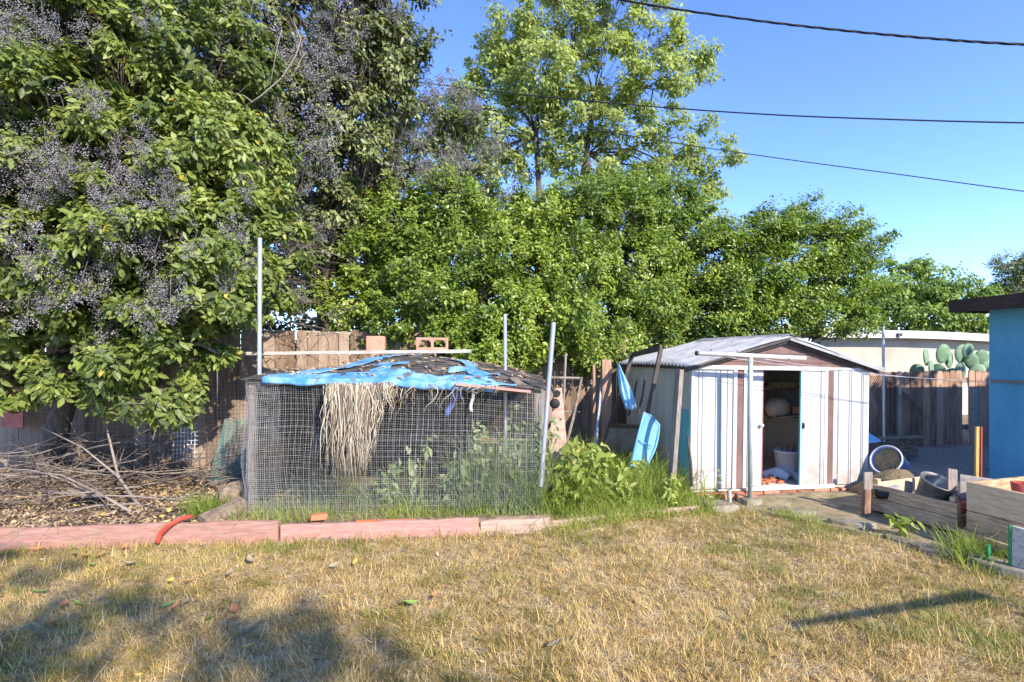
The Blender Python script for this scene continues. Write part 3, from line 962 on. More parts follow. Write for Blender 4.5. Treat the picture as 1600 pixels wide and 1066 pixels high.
def wire_sheet(name, sp, rad, seed, off, s0=0.0, s1=None, z0=0.0, z1=1.0, skew=0.0, drop=.02, m='wire'):
    s1 = s1 or cs[-1]
    rng = np.random.default_rng(seed)
    lines = []
    sv = np.arange(s0, s1, sp)
    zz = np.linspace(z0, z1, 26)
    for s in sv:
        if rng.random() < drop: continue
        lines.append((cage_pt(s + skew * zz * 1.2 + 0 * zz, zz, seed, off), rad * (1.55 if rng.random() < .16 else 1)))
    ss = np.linspace(s0, s1, int((s1 - s0) / .06))
    for z in np.arange(z0, z1, sp / 1.25):
        if rng.random() < drop: continue
        lines.append((cage_pt(ss, np.clip(z + skew * .3 * (ss - s0) * .1 + 0 * ss, 0, 1), seed, off), rad * (1.55 if rng.random() < .16 else 1)))
    V_, Q_ = [], []
    o = 0
    for P, r_ in lines:
        n = len(P)
        d = np.gradient(P, axis=0)
        d = unit(d)
        ref = np.where(np.abs(d[:, 2:3]) > .8, np.array([[1., 0, 0]]), np.array([[0, 0, 1.]]))
        a = unit(np.cross(d, ref))
        c = np.cross(d, a)
        ring = np.stack([P + r_ * (a * math.cos(q) + c * math.sin(q)) for q in (0, 2.094, 4.189)], 1)
        V_.append(ring.reshape(-1, 3))
        i = (np.arange(n - 1)[:, None] * 3 + np.arange(3)[None, :]).ravel() + o
        j = (np.arange(n - 1)[:, None] * 3 + (np.arange(3)[None, :] + 1) % 3).ravel() + o
        Q_.append(np.stack([i, j, j + 3, i + 3], 1))
        o += n * 3
    return np_mesh(name, np.concatenate(V_), np.concatenate(Q_), M[m], cage)
wire_sheet('wire_mesh', .0205, .00072, 11, 0.0)
wire_sheet('wire_mesh', .0508, .0011, 15, .02, s0=CB - .25, s1=cs[-1] - CB + .1, skew=.012, drop=.12)
# rolled-up loose ends at the left corner
wire_sheet('mesh_roll', .018, .0009, 23, -.018, s0=CB - .22, s1=CB + .30, drop=.05)
# frame, and black backing added at back and left to darken the inside
for (x, y) in ((CL + .06, cfy(CL) + .08), (CL + .06, cfy(CL) + CB - .05), (CR - .06, cfy(CR) + CB - .05), (-1.1, cfy(-1.1) + CB - .05)):
    b = MB(); b.beam((x, y, .05), (x, y, float(ctop(x)) - .04), .06, .06, up=(1, 0, 0)); b.build('post', M['grey_wood'], cage)
b = MB(); b.beam((CL + .03, cfy(CL) + .07, float(ctop(CL)) - .02), (CR - .03, cfy(CR) + .07, float(ctop(CR)) - .02), .05, .035); b.build('top_rail', M['old_wood'], cage)
b = MB(); b.beam((CL + .1, cfy(CL) + CB - .12, .62), (CR - .1, cfy(CR) + CB - .12, .55), .04, .06); b.build('cross_rail', M['old_wood'], cage)
b = MB()
b.grid(lambda u, v: (CL + .03 + u * (CR - CL - .06), cfy(CL) + CB + .03 * math.sin(u * 23) * (1 - .4 * v), .05 + v * (1.36 - .08 * u)), 60, 4)
b.grid(lambda u, v: (CL + .05 + .02 * math.sin(u * 17), cfy(CL) + .10 + u * (CB - .12), .05 + v * 1.24), 20, 4)
b.build('shade_backing', M['shade_backing'], cage, smooth=True)

# sagging roof: a mound of black netting and debris, blue tarp over it
def roof_pt(u, v, lift=0.0):
    x = CL - .005 + u * (CR - CL + .03)
    y = cfy(x) - .035 + v * (CB + .05)
    e = float(ctop(x)) + .005
    bell = math.exp(-((u - .56) / .36) ** 2) * 1.0
    ends = min(1, max(0, u / .22)) * min(1, max(0, (1 - u) / .14))
    ends = ends * ends * (3 - 2 * ends)
    g = min(1, v / .62)
    g = g * (1.9 - .9 * g)
    if v > .7: g -= (v - .7) * .5
    z = e + .19 * bell * g * (.35 + .65 * ends) + .05 * g
    z += .022 * math.sin(11 * u + 5 * v) * g + .03 * (float(vnoise(u * 9, v * 6, 4)) - .5) * min(1, v * 5) + .014 * (float(vnoise(u * 30, v * 20, 8)) - .5)
    return Vector((x, y, z + lift))
b = MB(); b.grid(lambda u, v: roof_pt(u, v), 90, 50); b.build('net_cover', M['net_roof'], cage, smooth=True, solid=.006)
tarp = thing('blue_tarp', 'torn bright blue tarp strips draped over the mesh cage roof', 'tarp', (-1.1, 5.0, 1.35))
rag = lambda u, k: float(vnoise(u * 14, k, 21)) - .5
def tarp_piece(test, lift, name='sheet'):
    mb = MB()
    mb.grid(lambda u, v: roof_pt(u, v, lift + .012 * (float(vnoise(u * 40, v * 24, 31)) - .2)), 150, 90, test)
    return mb.build(name, M['blue_tarp'], tarp, smooth=True, solid=.003)
# front edge strip (folds down over the edge), a diagonal strip and a torn flap near the ridge
tarp_piece(lambda u, v: .07 < u < .90 and v < .13 + .05 * rag(u, 1) - (.09 * max(0, u - .5) * 2) and v > .004 + .05 * max(0, u - .75), .014)
tarp_piece(lambda u, v: abs(u - (.13 + .37 * v + .1 * v * v)) < .045 + .05 * rag(v, 3) + .03 * v and v > .1, .018)
tarp_piece(lambda u, v: .40 + .08 * rag(v, 5) < u < .50 - .1 * v + .1 * rag(v, 6) and .08 < v < .35, .012, 'scrap')
tarp_piece(lambda u, v: abs(u - (.80 - .20 * v)) < .028 + .04 * rag(v, 9) + .045 * max(0, v - .45) * 2 and .05 < v < .95, .02)
tarp_piece(lambda u, v: abs(v - .22 - .1 * rag(u, 14)) < .05 + .05 * rag(u, 13) and .66 < u < .84, .016, 'scrap')
b = MB()
b.grid(lambda u, v: roof_pt(.075 + u * .75, 0, 0) + Vector((0, -.022 - .01 * math.sin(u * 40), .022 - v * (.045 + .028 * float(vnoise(u * 12, 1, 44))))), 120, 3)
b.build('hem', M['blue_tarp'], tarp, smooth=True, solid=.004)

# pinkish weathered board along the right part of the roof edge
b = MB(); b.rnd = .7; b.beam(at(712, 600, 4.66), at(829, 612, 4.70), .10, .022)
solo('weathered_board', b, M['pink_paint'], 'faded pinkish board lying along the right front edge of the cage roof', 'board', bevel=.003)
b = MB(); b.rnd = .3; b.beam(at(800, 596, 5.0), at(812, 606, 4.85), .09, .09)
solo('wood_block', b, M['old_wood'], 'small tan wood block on the right end of the cage roof', 'wood block', bevel=.004)

# long pale plank on the back of the roof, two terracotta blocks standing on it
pk = MB(); pk.beam(at(372, 553, 6.2), at(736, 549, 6.28), .30, .04)
solo('long_plank', pk, M['board_white'], 'long weathered white plank across the back of the cage roof', 'plank', bevel=.004)
pl2 = MB(); pl2.beam(at(690, 560, 5.95), at(762, 576, 5.6), .10, .03)
solo('long_plank', pl2, M['board_white'], 'short pale plank sloping down the right side of the cage roof', 'plank', bevel=.004)
def cinder(o, a, c, h, label, hollow):
    """hollow block lying at o: a = long axis, c = depth axis"""
    t = MB()
    o, a, c, hz = Vector(o), Vector(a), Vector(c), Vector((0, 0, h))
    w = .16
    if hollow:
        wl = .032
        al = a.length
        an = a / al
        t.obox(o, a, c, Vector((0, 0, wl)))
        t.obox(o + hz - Vector((0, 0, wl)), a, c, Vector((0, 0, wl)))
        for k in (0, (al - wl) / 2, al - wl):
            t.obox(o + an * k + Vector((0, 0, wl)), an * wl, c, hz - Vector((0, 0, 2 * wl)))
        for k in (wl, (al - wl) / 2 + wl):      # rounded upper corners of the two cells
            ww = (al - 3 * wl) / 2
            for s0, dr in ((k, 1), (k + ww, -1)):
                p = o + an * s0 + hz - Vector((0, 0, wl))
                t.prism([p, p + an * dr * .035, p + an * dr * .012 - Vector((0, 0, .014)), p - Vector((0, 0, .04))], c)
    else:
        t.obox(o, a, c, hz)
    return solo('cinder_block', t, M['orange_block'], label, 'block', group='terracotta blocks on the plank', bevel=.006)
cinder(at(650, 547, 6.14), U * .385, V * .2, .15, 'terracotta hollow block lying open side out, right one on the white plank', True)
cinder(at(572, 548, 6.12), U * .215, V * .38, .175, 'solid looking tan terracotta block end-on, left one on the white plank', False)

# skirt of dried strap leaves hanging over the front mesh
b = MB()
rg = random.Random(12)
def strand(px, L, Y0, w, base_py):
    p = at(px, base_py, Y0)
    n = 7
    sx, sy = rg.uniform(-.07, .05) - .10 * max(0, (px - 545) / 80), rg.uniform(-.03, .02)
    cv = rg.uniform(-.045, .045)
    b.rnd = rg.random()
    pts = []
    for i in range(n + 1):
        t = i / n
        pts.append(p + Vector((sx * t * L * 1.2 + cv * math.sin(t * 5 + px) + rg.uniform(-.012, .012) * (t > .3), -.025 + sy * t + .012 * math.sin(t * 6 + px), .03 * math.sin(min(1, t * 8) * 1.57) - L * t)))
    b.tube(pts, [w * (1 - .75 * (i / n) ** 1.5) for i in range(n + 1)], 4)
for i in range(300):
    q = rg.gauss(.5, .26)
    if not 0 < q < 1: continue
    px = 507 + q * 108
    mx = .90 * (1 - max(0, abs(q - .40) - .2) ** 1.4 * 1.6)
    if q > .78: mx *= .5
    strand(px, max(.12, mx * rg.choice((rg.uniform(.35, .8), rg.uniform(.8, 1.02)))), 4.58 + rg.uniform(-.03, .02), rg.uniform(.003, .0085), 600 + rg.uniform(-3, 4))
for i in range(46):
    px = 610 + 190 * rg.random() ** 1.7
    strand(px, rg.uniform(.05, .3) * (1.2 - (px - 610) / 260), 4.66 + rg.uniform(-.03, .01), rg.uniform(.002, .005), 606 + rg.uniform(-3, 4))
tag(b.build('dry_leaf_skirt', M['dry_leaf_strand'], smooth=True), 'tan skirt of dried strap leaves hanging down the front of the mesh cage', 'dried leaves')

b = MB(); b.grid(lambda u, v: at(699 + (22 - 9 * v) * u + 5 * math.sin(v * 4), 611 + v * (30 + 12 * math.sin(u * 5)), 4.86 + .02 * math.sin(u * 9 + v * 4)), 8, 10)
solo('blue_rag', b, M['cloth_blue'], 'small faded blue rag hanging inside the cage under its roof', 'rag', smooth=True, solid=.004)
b = MB(); b.grid(lambda u, v: at(735 + 5 * u + 2 * math.sin(v * 6), 606 + v * 38, 4.70 + .006 * math.sin(u * 9 + v * 4)), 3, 10)
solo('cloth_strip', b, M['board_white'], 'narrow pale cloth strip hanging beside the blue rag', 'strip', smooth=True, solid=.003)

# galvanised poles of the cage
def pole(p0, p1, r, label, group='galvanised poles at the cage corners', name='metal_pole', m='steel_pipe'):
    b = MB()
    b.tube([p0, Vector(p0).lerp(Vector(p1), .5), p1], r, 12)
    return solo(name, b, M[m], label, 'pole', group, smooth=False)
pole((-2.43, 4.92, .1), at(406, 372, 4.92), .021, 'tall galvanised pole rising from the left corner of the cage into the privet')
pole((-.07, 5.6, .1), at(789, 491, 5.6), .021, 'galvanised pole rising behind the right end of the cage roof')
pole(at(845, 760, 4.72), at(865, 504, 4.72), .022, 'galvanised pole leaning at the right front corner of the mesh cage')

# ------------------------------------------------------------------ edging boards
def edge_board(x0, x1, h, m, label, seed, tilt=0.0, dz=0.0, dy=0.0):
    b = MB(); b.rnd = random.Random(seed).random()
    a, c = Vector((x0, board_y(x0) + dy, -.04)), Vector((x1, board_y(x1) + dy, -.04 + dz))
    w = Vector((-(c - a).y, (c - a).x, 0)).normalized() * .045
    n = max(6, int((c - a).length / .09))
    vs, fs = [], []
    for i in range(n + 1):
        p = a.lerp(c, i / n)
        e = lambda k, q: (float(vnoise(p.x * q, k + seed, 7)) - .5)
        f0 = Vector((0, 0, h + .04 + .014 * e(1, 3) + .012 * e(2, 14)))
        o1 = w.normalized() * (.010 * e(3, 5))
        vs += [p + o1, p + o1 + f0, p + w + f0 + Vector((0, 0, .006 * e(4, 9))), p + w]
    for i in range(n):
        for k in range(4):
            x_, y_ = i * 4 + k, i * 4 + (k + 1) % 4
            fs.append((x_, x_ + 4, y_ + 4, y_))
    fs += [(0, 1, 2, 3), tuple(n * 4 + k for k in (3, 2, 1, 0))]
    b.add(vs, fs)
    o = solo('edging_board', b, m, label, 'board', 'boards edging the raised bed', bevel=.006)
    return o
edge_board(-6.6, -2.0, .185, M['pink_paint'], 'long faded pink edging board at the left beside the brush pile', 1)
edge_board(-1.985, -.30, .142, M['pink_paint'], 'faded pink edging board below the middle of the mesh cage', 5, dz=.01, dy=.01)
edge_board(-.28, .33, .125, M['pink_bare'], 'bare tan edging board below the right end of the mesh cage', 9, dz=.012, dy=.02)
def rough_kerb(pts, w, h, label, seed):
    b = MB(); rr = random.Random(seed)
    for i in range(len(pts) - 1):
        a, c = Vector(pts[i]), Vector(pts[i + 1])
        d = (c - a)
        s = Vector((-d.y, d.x, 0)).normalized() * w
        b.rnd = rr.random()
        b.obox(a + Vector((0, 0, -.05)), d * .985, s, Vector((rr.uniform(-.01, .01), 0, h + .05 + rr.uniform(-.012, .012))))
    return solo('edging_board', b, M['pink_bare'], label, 'board', 'boards edging the raised bed', bevel=.012)
rough_kerb([(.36, 4.63, 0), (.9, 4.83, 0)], .05, .095, 'low rotten edging board under the tall green weeds', 3)
rough_kerb([(.93, 4.86, 0), (1.5, 5.03, 0), (1.9, 5.14, 0)], .05, .08, 'low rotten edging board between the weeds and the clothes post', 6)
b = MB(); b.rnd = .8; b.obox((2.02, 5.16, -.03), (.30, .06, 0), (-.05, .22, 0), (0, 0, .10))
solo('concrete_block', b, M['concrete'], 'flat pale concrete block lying in front of the clothes post', 'block', bevel=.015)

# red curved strip lying over the pink board, orange bits behind the board
b = MB()
cv = [(245, 853, 4.22), (251, 838, 4.235), (263, 826, 4.245), (282, 815, 4.30), (301, 810, 4.40)]
P = [at(*c) for c in cv]
P[0].z = max(P[0].z, .02)
n = 20
def curve(t):
    f = t * (len(P) - 1); i = min(int(f), len(P) - 2); return P[i].lerp(P[i + 1], f - i)
b.grid(lambda u, v: curve(u) + Vector((.01, .012, -.015)) * (v * 2 - 1) + Vector((0, -.012 * math.sin(v * 3.14), .02 + .012 * math.sin(v * 3.14))), 20, 6)
solo('red_strip', b, M['red'], 'curved bright red plastic strip draped over the pink edging board', 'strip', smooth=True, solid=.006)
b = MB(); b.obox(at(484, 815, 4.46), (.14, .02, .005), (-.03, .07, 0), (.01, 0, .05))
solo('brick_piece', b, M['orange'], 'broken orange brick piece behind the pink board in front of the cage', 'brick', bevel=.01)
b = MB(); b.obox((-1.37, 4.46, .118), (.52, .035, 0), (-.005, .06, 0), (0, 0, .03))
solo('clay_edging', b, M['orange'], 'flat reddish clay strip behind the pink board below the cage', 'edging', bevel=.006)

# ------------------------------------------------------------------ left bed: roll of mesh, logs, twigs
roll = thing('mesh_roll', 'flattened roll of green coated wire mesh leaning behind the left end of the cage', 'wire roll', (-3.15, 5.9, .12))
def roll_pt(u, v):
    """u round the roll, v up it; a squashed leaning cylinder"""
    a = u * 2 * math.pi
    x, y = .27 * math.cos(a), .12 * math.sin(a)
    z = v * .74
    return Vector((-3.22 + x + .14 * v - .02 * math.sin(3 * a), 5.85 + y + .12 * v, .12 + z * (1 - .08 * math.cos(a)) + .07 * math.cos(a)))
b = MB()
for i in range(40):
    b.tube([roll_pt(i / 40, v / 6) for v in range(7)], .0022, 3, False)
for j in range(27):
    b.tube([roll_pt(u / 36, j / 26) for u in range(37)], .0022, 3, False)
b.build('wires', M['green_wire'], roll)
b = MB()
for i in range(26):
    b.tube([roll_pt(i / 26, v / 6) * 1.0 + (Vector((-3.15, 5.91, 0)) - Vector((roll_pt(i / 26, v / 6).x, roll_pt(i / 26, v / 6).y, 0))) * .35 for v in range(7)], .002, 3, False)
for j in range(20):
    b.tube([roll_pt(u / 36, j / 20) + (Vector((-3.15, 5.91, 0)) - Vector((roll_pt(u / 36, j / 20).x, roll_pt(u / 36, j / 20).y, 0))) * .35 for u in range(37)], .002, 3, False)
b.build('inner_wires', M['green_wire'], roll)

grid_t = MB()
for i in range(7):
    grid_t.tube([at(272 + i * 5.5, 660, 6.5), at(271 + i * 5.5, 722, 6.4)], .004, 4)
for j in range(9):
    grid_t.tube([at(268, 664 + j * 6.5, 6.45), at(309, 662 + j * 6.5, 6.45)], .004, 4)
solo('wire_panel', grid_t, M['plastic_white'], 'small pale square wire panel standing at the foot of the left fence', 'wire panel')

def log_piece(p0, p1, w, h, label, seed):
    b = MB(); rr = random.Random(seed)
    p0, p1 = Vector(p0), Vector(p1)
    d = p1 - p0
    s = d.cross(Vector((0, 0, 1))).normalized()
    t = s.cross(d).normalized()
    vs = []
    secs = 6
    for i in range(secs + 1):
        f = i / secs
        for (a, c) in ((-.5, -.5), (.5, -.45), (.55, .1), (.2, .5), (-.35, .42), (-.55, 0)):
            vs.append(p0 + d * f + s * w * (a + rr.uniform(-.07, .07)) + t * h * (c + rr.uniform(-.07, .07)))
    fs = []
    for i in range(secs):
        for k in range(6):
            a, c = i * 6 + k, i * 6 + (k + 1) % 6
            fs.append((a, c, c + 6, a + 6))
    fs += [tuple(range(5, -1, -1)), tuple(secs * 6 + k for k in range(6))]
    b.add(vs, fs)
    return solo('log', b, M['log'], label, 'log', 'logs at the left foot of the cage', bevel=.006)
log_piece((-2.50, 4.74, .22), (-2.66, 4.40, .14), .15, .16, 'split grey brown log lying low against the left corner of the cage', 1)
log_piece((-2.50, 5.05, .32), (-2.78, 4.85, .27), .16, .16, 'upper split log at the left corner of the cage with a pale cut face', 2)
log_piece((-2.62, 5.3, .18), (-2.95, 5.15, .15), .16, .15, 'dark log lying in front of the green mesh roll', 3)

rgn = np.random.default_rng(5)
def branchy(mb, p, d, L, r, rng, depth=0, maxd=2):
    """a crooked twig with side twigs"""
    pts = [np.array(p)]
    d = d / np.linalg.norm(d)
    n = 7
    for i in range(n):
        d = d + rng.normal(size=3) * .17
        d[2] *= .85
        d /= np.linalg.norm(d)
        q = pts[-1] + d * L / n
        q[2] = max(q[2], float(gh(q[0], q[1])) + .012)
        pts.append(q)
        if depth < maxd and i > 0 and rng.random() < .5:
            sd = d + rng.normal(size=3) * .75
            branchy(mb, q, sd, L * rng.uniform(.3, .55), r * .5, rng, depth + 1, maxd)
    mb.rnd = float(rng.random())
    mb.tube(pts, [r * (1 - .75 * i / n) for i in range(n + 1)], 5 if depth == 0 else 4)
b = MB()
for i in range(150):
    x = rgn.uniform(-6.4, -3.35)
    y = rgn.uniform(4.75, 6.2)
    heap = .42 * math.exp(-((x + 4.9) / 1.1) ** 2) * math.exp(-((y - 5.5) / .55) ** 2)
    z = gz(x, y) + rgn.uniform(.02, .1 + heap)
    a = rgn.normal() * .55 + (math.pi if rgn.random() < .5 else 0)
    branchy(b, (x, y, z), np.array([math.cos(a), math.sin(a) * .6, rgn.normal() * .18]), rgn.uniform(.6, 1.6), rgn.uniform(.004, .011), rgn)
tag(b.build('brush_pile', M['pale_twig'], smooth=True), 'tangled heap of dry cut twigs under the privet at the far left', 'brush pile', kind='stuff')
def fallen(pts, r, label, subs=()):
    b = MB(); b.rnd = .75
    b.tube([Vector(p) for p in pts], [r * (1 - .6 * i / (len(pts) - 1)) for i in range(len(pts))], 7)
    for s in subs:
        b.tube([Vector(p) for p in s], [r * .55 * (1 - .6 * i / (len(s) - 1)) for i in range(len(s))], 6)
    return solo('fallen_branch', b, M['pale_twig'], label, 'branch', 'loose branches on the left bed', smooth=True)
fallen([at(255, 802, 4.75), at(215, 787, 4.95), at(185, 745, 5.15), at(172, 690, 5.35), at(166, 668, 5.4)], .020, 'thickest fallen branch lying beside the grass tuft near the pink board', [[at(215, 787, 4.95), at(150, 790, 4.8), at(95, 800, 4.65)], [at(185, 745, 5.15), at(130, 700, 5.3), at(60, 665, 5.5)]])
fallen([at(241, 740, 5.75), at(236, 715, 5.75), at(234, 702, 5.75), at(241, 680, 5.75), at(247, 660, 5.75)], .011, 'forked pale twig standing upright in front of the fence', [[at(234, 704, 5.75), at(220, 694, 5.7), at(212, 684, 5.7)], [at(241, 737, 5.75), at(252, 722, 5.7), at(257, 701, 5.7)]])
fallen([at(205, 800, 4.55), at(150, 768, 4.7), at(95, 742, 4.9), at(20, 735, 5.0)], .013, 'long thin bleached branch lying across the brush heap', [[at(150, 768, 4.7), at(110, 772, 4.62), at(60, 765, 4.7)]])
b = MB(); b.rnd = .3; b.beam(at(112, 768, 4.95), at(160, 770, 4.95), .12, .06)
solo('wood_block', b, M['log'], 'brown timber offcut half buried in the brush pile', 'wood block', bevel=.005)
# red board and red can behind the foliage by the fence
b = MB(); b.prism([at(4, 560, 6.2), at(34, 560, 6.2), at(36, 668, 6.15), at(2, 668, 6.15)], (0, .02, 0))
solo('red_board', b, M['red_brown'], 'red painted board leaning on the fence behind the privet at the far left', 'board')
# wire mesh against the left fence
b = MB()
for i in range(70):
    x = -6.2 + i * .052
    b.tube([(x, fence_line(x) - .03, .16), (x, fence_line(x) - .03, 1.25)], .0016, 3, False)
for j in range(22):
    b.tube([(-6.2, fence_line(-6.2) - .03, .16 + j * .052), (-2.55, fence_line(-2.55) - .03, .16 + j * .052)], .0016, 3, False)
solo('wire_panel', b, M['wire'], 'long panel of square wire netting fixed along the left fence', 'wire panel')

# ------------------------------------------------------------------ between cage and shed
b = MB(); q0 = at(862, 612, 5.6); b.prism([at(866, 608, 5.6), at(878, 606, 5.6), at(888, 720, 5.35), at(856, 720, 5.35)], (0, .018, 0))
o = thing('hole_board', 'pale plywood board with dark round holes leaning right of the cage pole', 'board', at(872, 720, 5.35))
b.build('panel', M['pink_bare'], o)
for (px, py, rr) in ((870, 615, .04), (869, 652, .022)):
    k = MB(); k.lathe([(0, -.006), (rr * .8, -.006), (rr, 0), (rr * .8, .004), (0, .004)], 18, at(px, py, 5.56), Matrix.Rotation(R(90), 3, 'X')); k.build('hole', M['black'], o)
b = MB(); b.lathe([(0, -.03), (.04, -.028), (.055, -.01), (.05, .012), (.02, .02), (0, .02)], 18, at(867, 631, 5.45), Matrix.Rotation(R(90), 3, 'X'))
b.tube([at(866, 621, 5.47), at(864, 612, 5.52), at(868, 606, 5.56)], .006, 6)
solo('black_pan', b, M['black'], 'small round black pan hanging on the pale plywood board', 'pan', smooth=True)
b = MB()
b.rnd = .8
b.tube([at(856, 590, 6.9), at(906, 591, 6.9)], .018, 6)
b.tube([at(872, 643, 6.9), at(906, 644, 6.9)], .012, 6)
b.tube([at(884, 552, 6.92), at(880, 640, 6.88), at(874, 700, 6.8)], .018, 6)
solo('stick_trellis', b, M['pale_twig'], 'rough trellis of pale sticks in front of the fence right of the cage', 'trellis')
def stake(p0, p1, r, m, label, name='garden_stake', grp='stakes between cage and shed'):
    b = MB(); b.rnd = .6; b.tube([p0, Vector(p0).lerp(Vector(p1), .5) + Vector((.012, 0, 0)), p1], [r, r, r * .8], 7)
    return solo(name, b, M[m], label, 'stake', grp)
stake(at(876, 728, 5.5), at(909, 590, 6.2), .018, 'pale_twig', 'pale crooked stick leaning right above the tall weeds')
stake(at(930, 700, 6.6), at(941, 566, 7.2), .02, 'steel_pipe', 'grey metal stake leaning on the fence left of the shed')
b = MB(); b.obox(at(942, 715, 6.9), (.13, .02, 0), (-.01, .05, 0), (0, .05, 1.32)); b.obox(at(927, 690, 7.0), (.05, .01, 0), (0, .05, 0), (0, .05, 1.05))
solo('dark_panel', b, M['fence_dark'], 'dark narrow door leaf standing between fence and shed', 'panel', bevel=.004)

# old screen door frame leaning on the shed side
fr = thing('door_frame', 'dark old screen door frame leaning against the left side of the shed', 'door frame', at(965, 700, 6.35))
TL, TR = at(988, 555, 6.7), at(1033, 544, 5.95)
BL, BR = at(938, 712, 6.7), at(1000, 706, 5.95)
fb = MB()
fb.beam(TL, BL, .03, .045, up=U); fb.beam(TR, BR, .03, .045, up=U)
fb.beam(TL + (TL - TL), TR, .03, .06, up=(0, 0, 1))
ml, mr = TL.lerp(BL, .70), TR.lerp(BR, .76)
fb.beam(ml, mr, .03, .05)
fb.build('frame', M['dark_metal'], fr)
fb = MB(); fb.prism([ml, mr, BR.lerp(mr, .03), BL.lerp(ml, .03)], (.012, .003, 0)); fb.build('kick_panel', M['screen'], fr)
b = MB()
b.grid(lambda u, v: Vector(at(966, 570, 6.25)).lerp(at(986, 640, 6.2), v) + Vector(((u - .5) * (.02 + .17 * min(1, v * 1.6) * (1 - .35 * v)), .02 * math.sin(u * 14 + v * 3), .015 * math.sin(u * 9))), 16, 18)
solo('plastic_bag', b, M['bag_blue'], 'thin pale blue plastic sheet hanging from the old door frame', 'plastic sheet', smooth=True, solid=.002)
stake(at(982, 650, 6.5), at(996, 590, 6.5), .016, 'dark_metal', 'dark shovel handle leaning inside the old door frame', 'garden_tool', 'tool handles by the shed side')
stake(at(997, 648, 6.3), at(1008, 588, 6.3), .014, 'dark_metal', 'second dark tool handle nearer the shed inside the door frame', 'garden_tool', 'tool handles by the shed side')
# pale blue moulded plastic tray leaning on edge
tray = thing('plastic_tray', 'pale blue moulded plastic tray standing on edge against the shed side', 'tray', at(1003, 722, 5.85))
a0, a1, a2, a3 = at(984, 728, 5.72), at(1009, 730, 5.85), at(1030, 664, 5.92), at(1007, 644, 5.74)
b = MB(); b.grid(lambda u, v: a0.lerp(a1, u).lerp(a3.lerp(a2, u), v) + (a1 - a0).normalized() * (.055 * u * math.sin(math.pi * v)) + Vector((.02, .07, -.01)) * (max(0, math.sin(math.pi * u)) ** .7 * max(0, math.sin(math.pi * v)) ** .6), 16, 24)
b.build('shell', M['pale_blue'], tray, smooth=True, solid=.006)
b = MB()
b.tube([a0, a1] + [a1.lerp(a2, k / 6) + (a1 - a0).normalized() * (.055 * math.sin(math.pi * k / 6)) for k in range(1, 6)] + [a2, a3.lerp(a2, .5) + Vector((0, 0, .022)), a3, a0], .012, 8)
b.tube([a0.lerp(a3, .5), a1.lerp(a2, .47)], .006, 6)
b.build('rim', M['pale_blue'], tray, smooth=True)
# plank leaning on the shed corner, short dark stake
b = MB(); b.rnd = .75
p0, p1 = at(1049, 756, 5.50), at(1062, 578, 5.62)
b.beam(p0, p1, .10, .05, up=(U.x, U.y, 0))
solo('leaning_plank', b, M['grey_wood'], 'grey timber plank leaning upright against the left shed corner', 'plank', bevel=.004)
stake(at(1081, 760, 5.5), at(1074, 682, 5.55), .018, 'dark_metal', 'short dark metal stake standing at the left shed corner', grp='stakes between cage and shed')

# ------------------------------------------------------------------ clothes post
PX, PY = 2.575, 5.54
post = thing('clothes_post', 'pale steel clothes line post with rusty white crossbar in front of the shed', 'post', (PX, PY, 0))
b = MB(); b.tube([(PX, PY, 0), (PX + .005, PY, 1.59)], .026, 14); b.build('pole', M['pole_paint'], post, smooth=True)
cb0, cb1 = at(1089, 552, 5.42), at(1258, 560, 5.66)
b = MB(); b.tube([cb0, cb0.lerp(cb1, .5), cb1], .024, 12); b.build('crossbar', M['rust_white'], post, smooth=True)
b = MB(); b.tube([cb0 + (cb0 - cb1).normalized() * .012, cb0 + (cb1 - cb0).normalized() * .008], .026, 12); b.build('end_cap', M['dark_metal'], post)
for f in (.12, .36, .64, .9):
    b = MB(); p = cb0.lerp(cb1, f); b.tube([p + Vector((0, 0, .02)), p + Vector((0, 0, .045)), p + Vector((0, -.02, .05)), p + Vector((0, -.025, .03))], .003, 5); b.build('hook', M['dark_metal'], post)
b = MB()
b.lathe([(0, .055), (.06, .06), (.10, .045), (.125, .0), (.13, -.05)], 14, (PX, PY, 0))
b.v = [(x + .012 * math.sin(31 * y), y + .012 * math.sin(27 * x), z + .008 * math.sin(40 * x + 23 * y)) for x, y, z in b.v]
b.build('footing', M['concrete'], post)
b = MB(); b.rnd = .5; b.tube([at(1140, 786, 5.35), at(1139, 766, 5.35)], .022, 10)
solo('pipe_stub', b, M['pole_paint'], 'short grey pipe stub left of the clothes post foot', 'pipe')
def bricks():
    for i, (px, py, Y, r_, lab) in enumerate(((1133, 770, 5.62, .3, 'orange brick lying at the foot of the shed left of the post'), (1153, 771, 5.58, -.2, 'red brick lying at the foot of the clothes post'))):
        b = MB(); b.rnd = .6 + .3 * i
        p = at(px, py, Y); a = Vector((math.cos(r_), math.sin(r_), 0))
        b.obox((p.x, p.y, .0), a * .2, Vector((-a.y, a.x, 0)) * .1, (0, 0, .065))
        solo('brick', b, M['brick'], lab, 'brick', bevel=.006)
bricks()
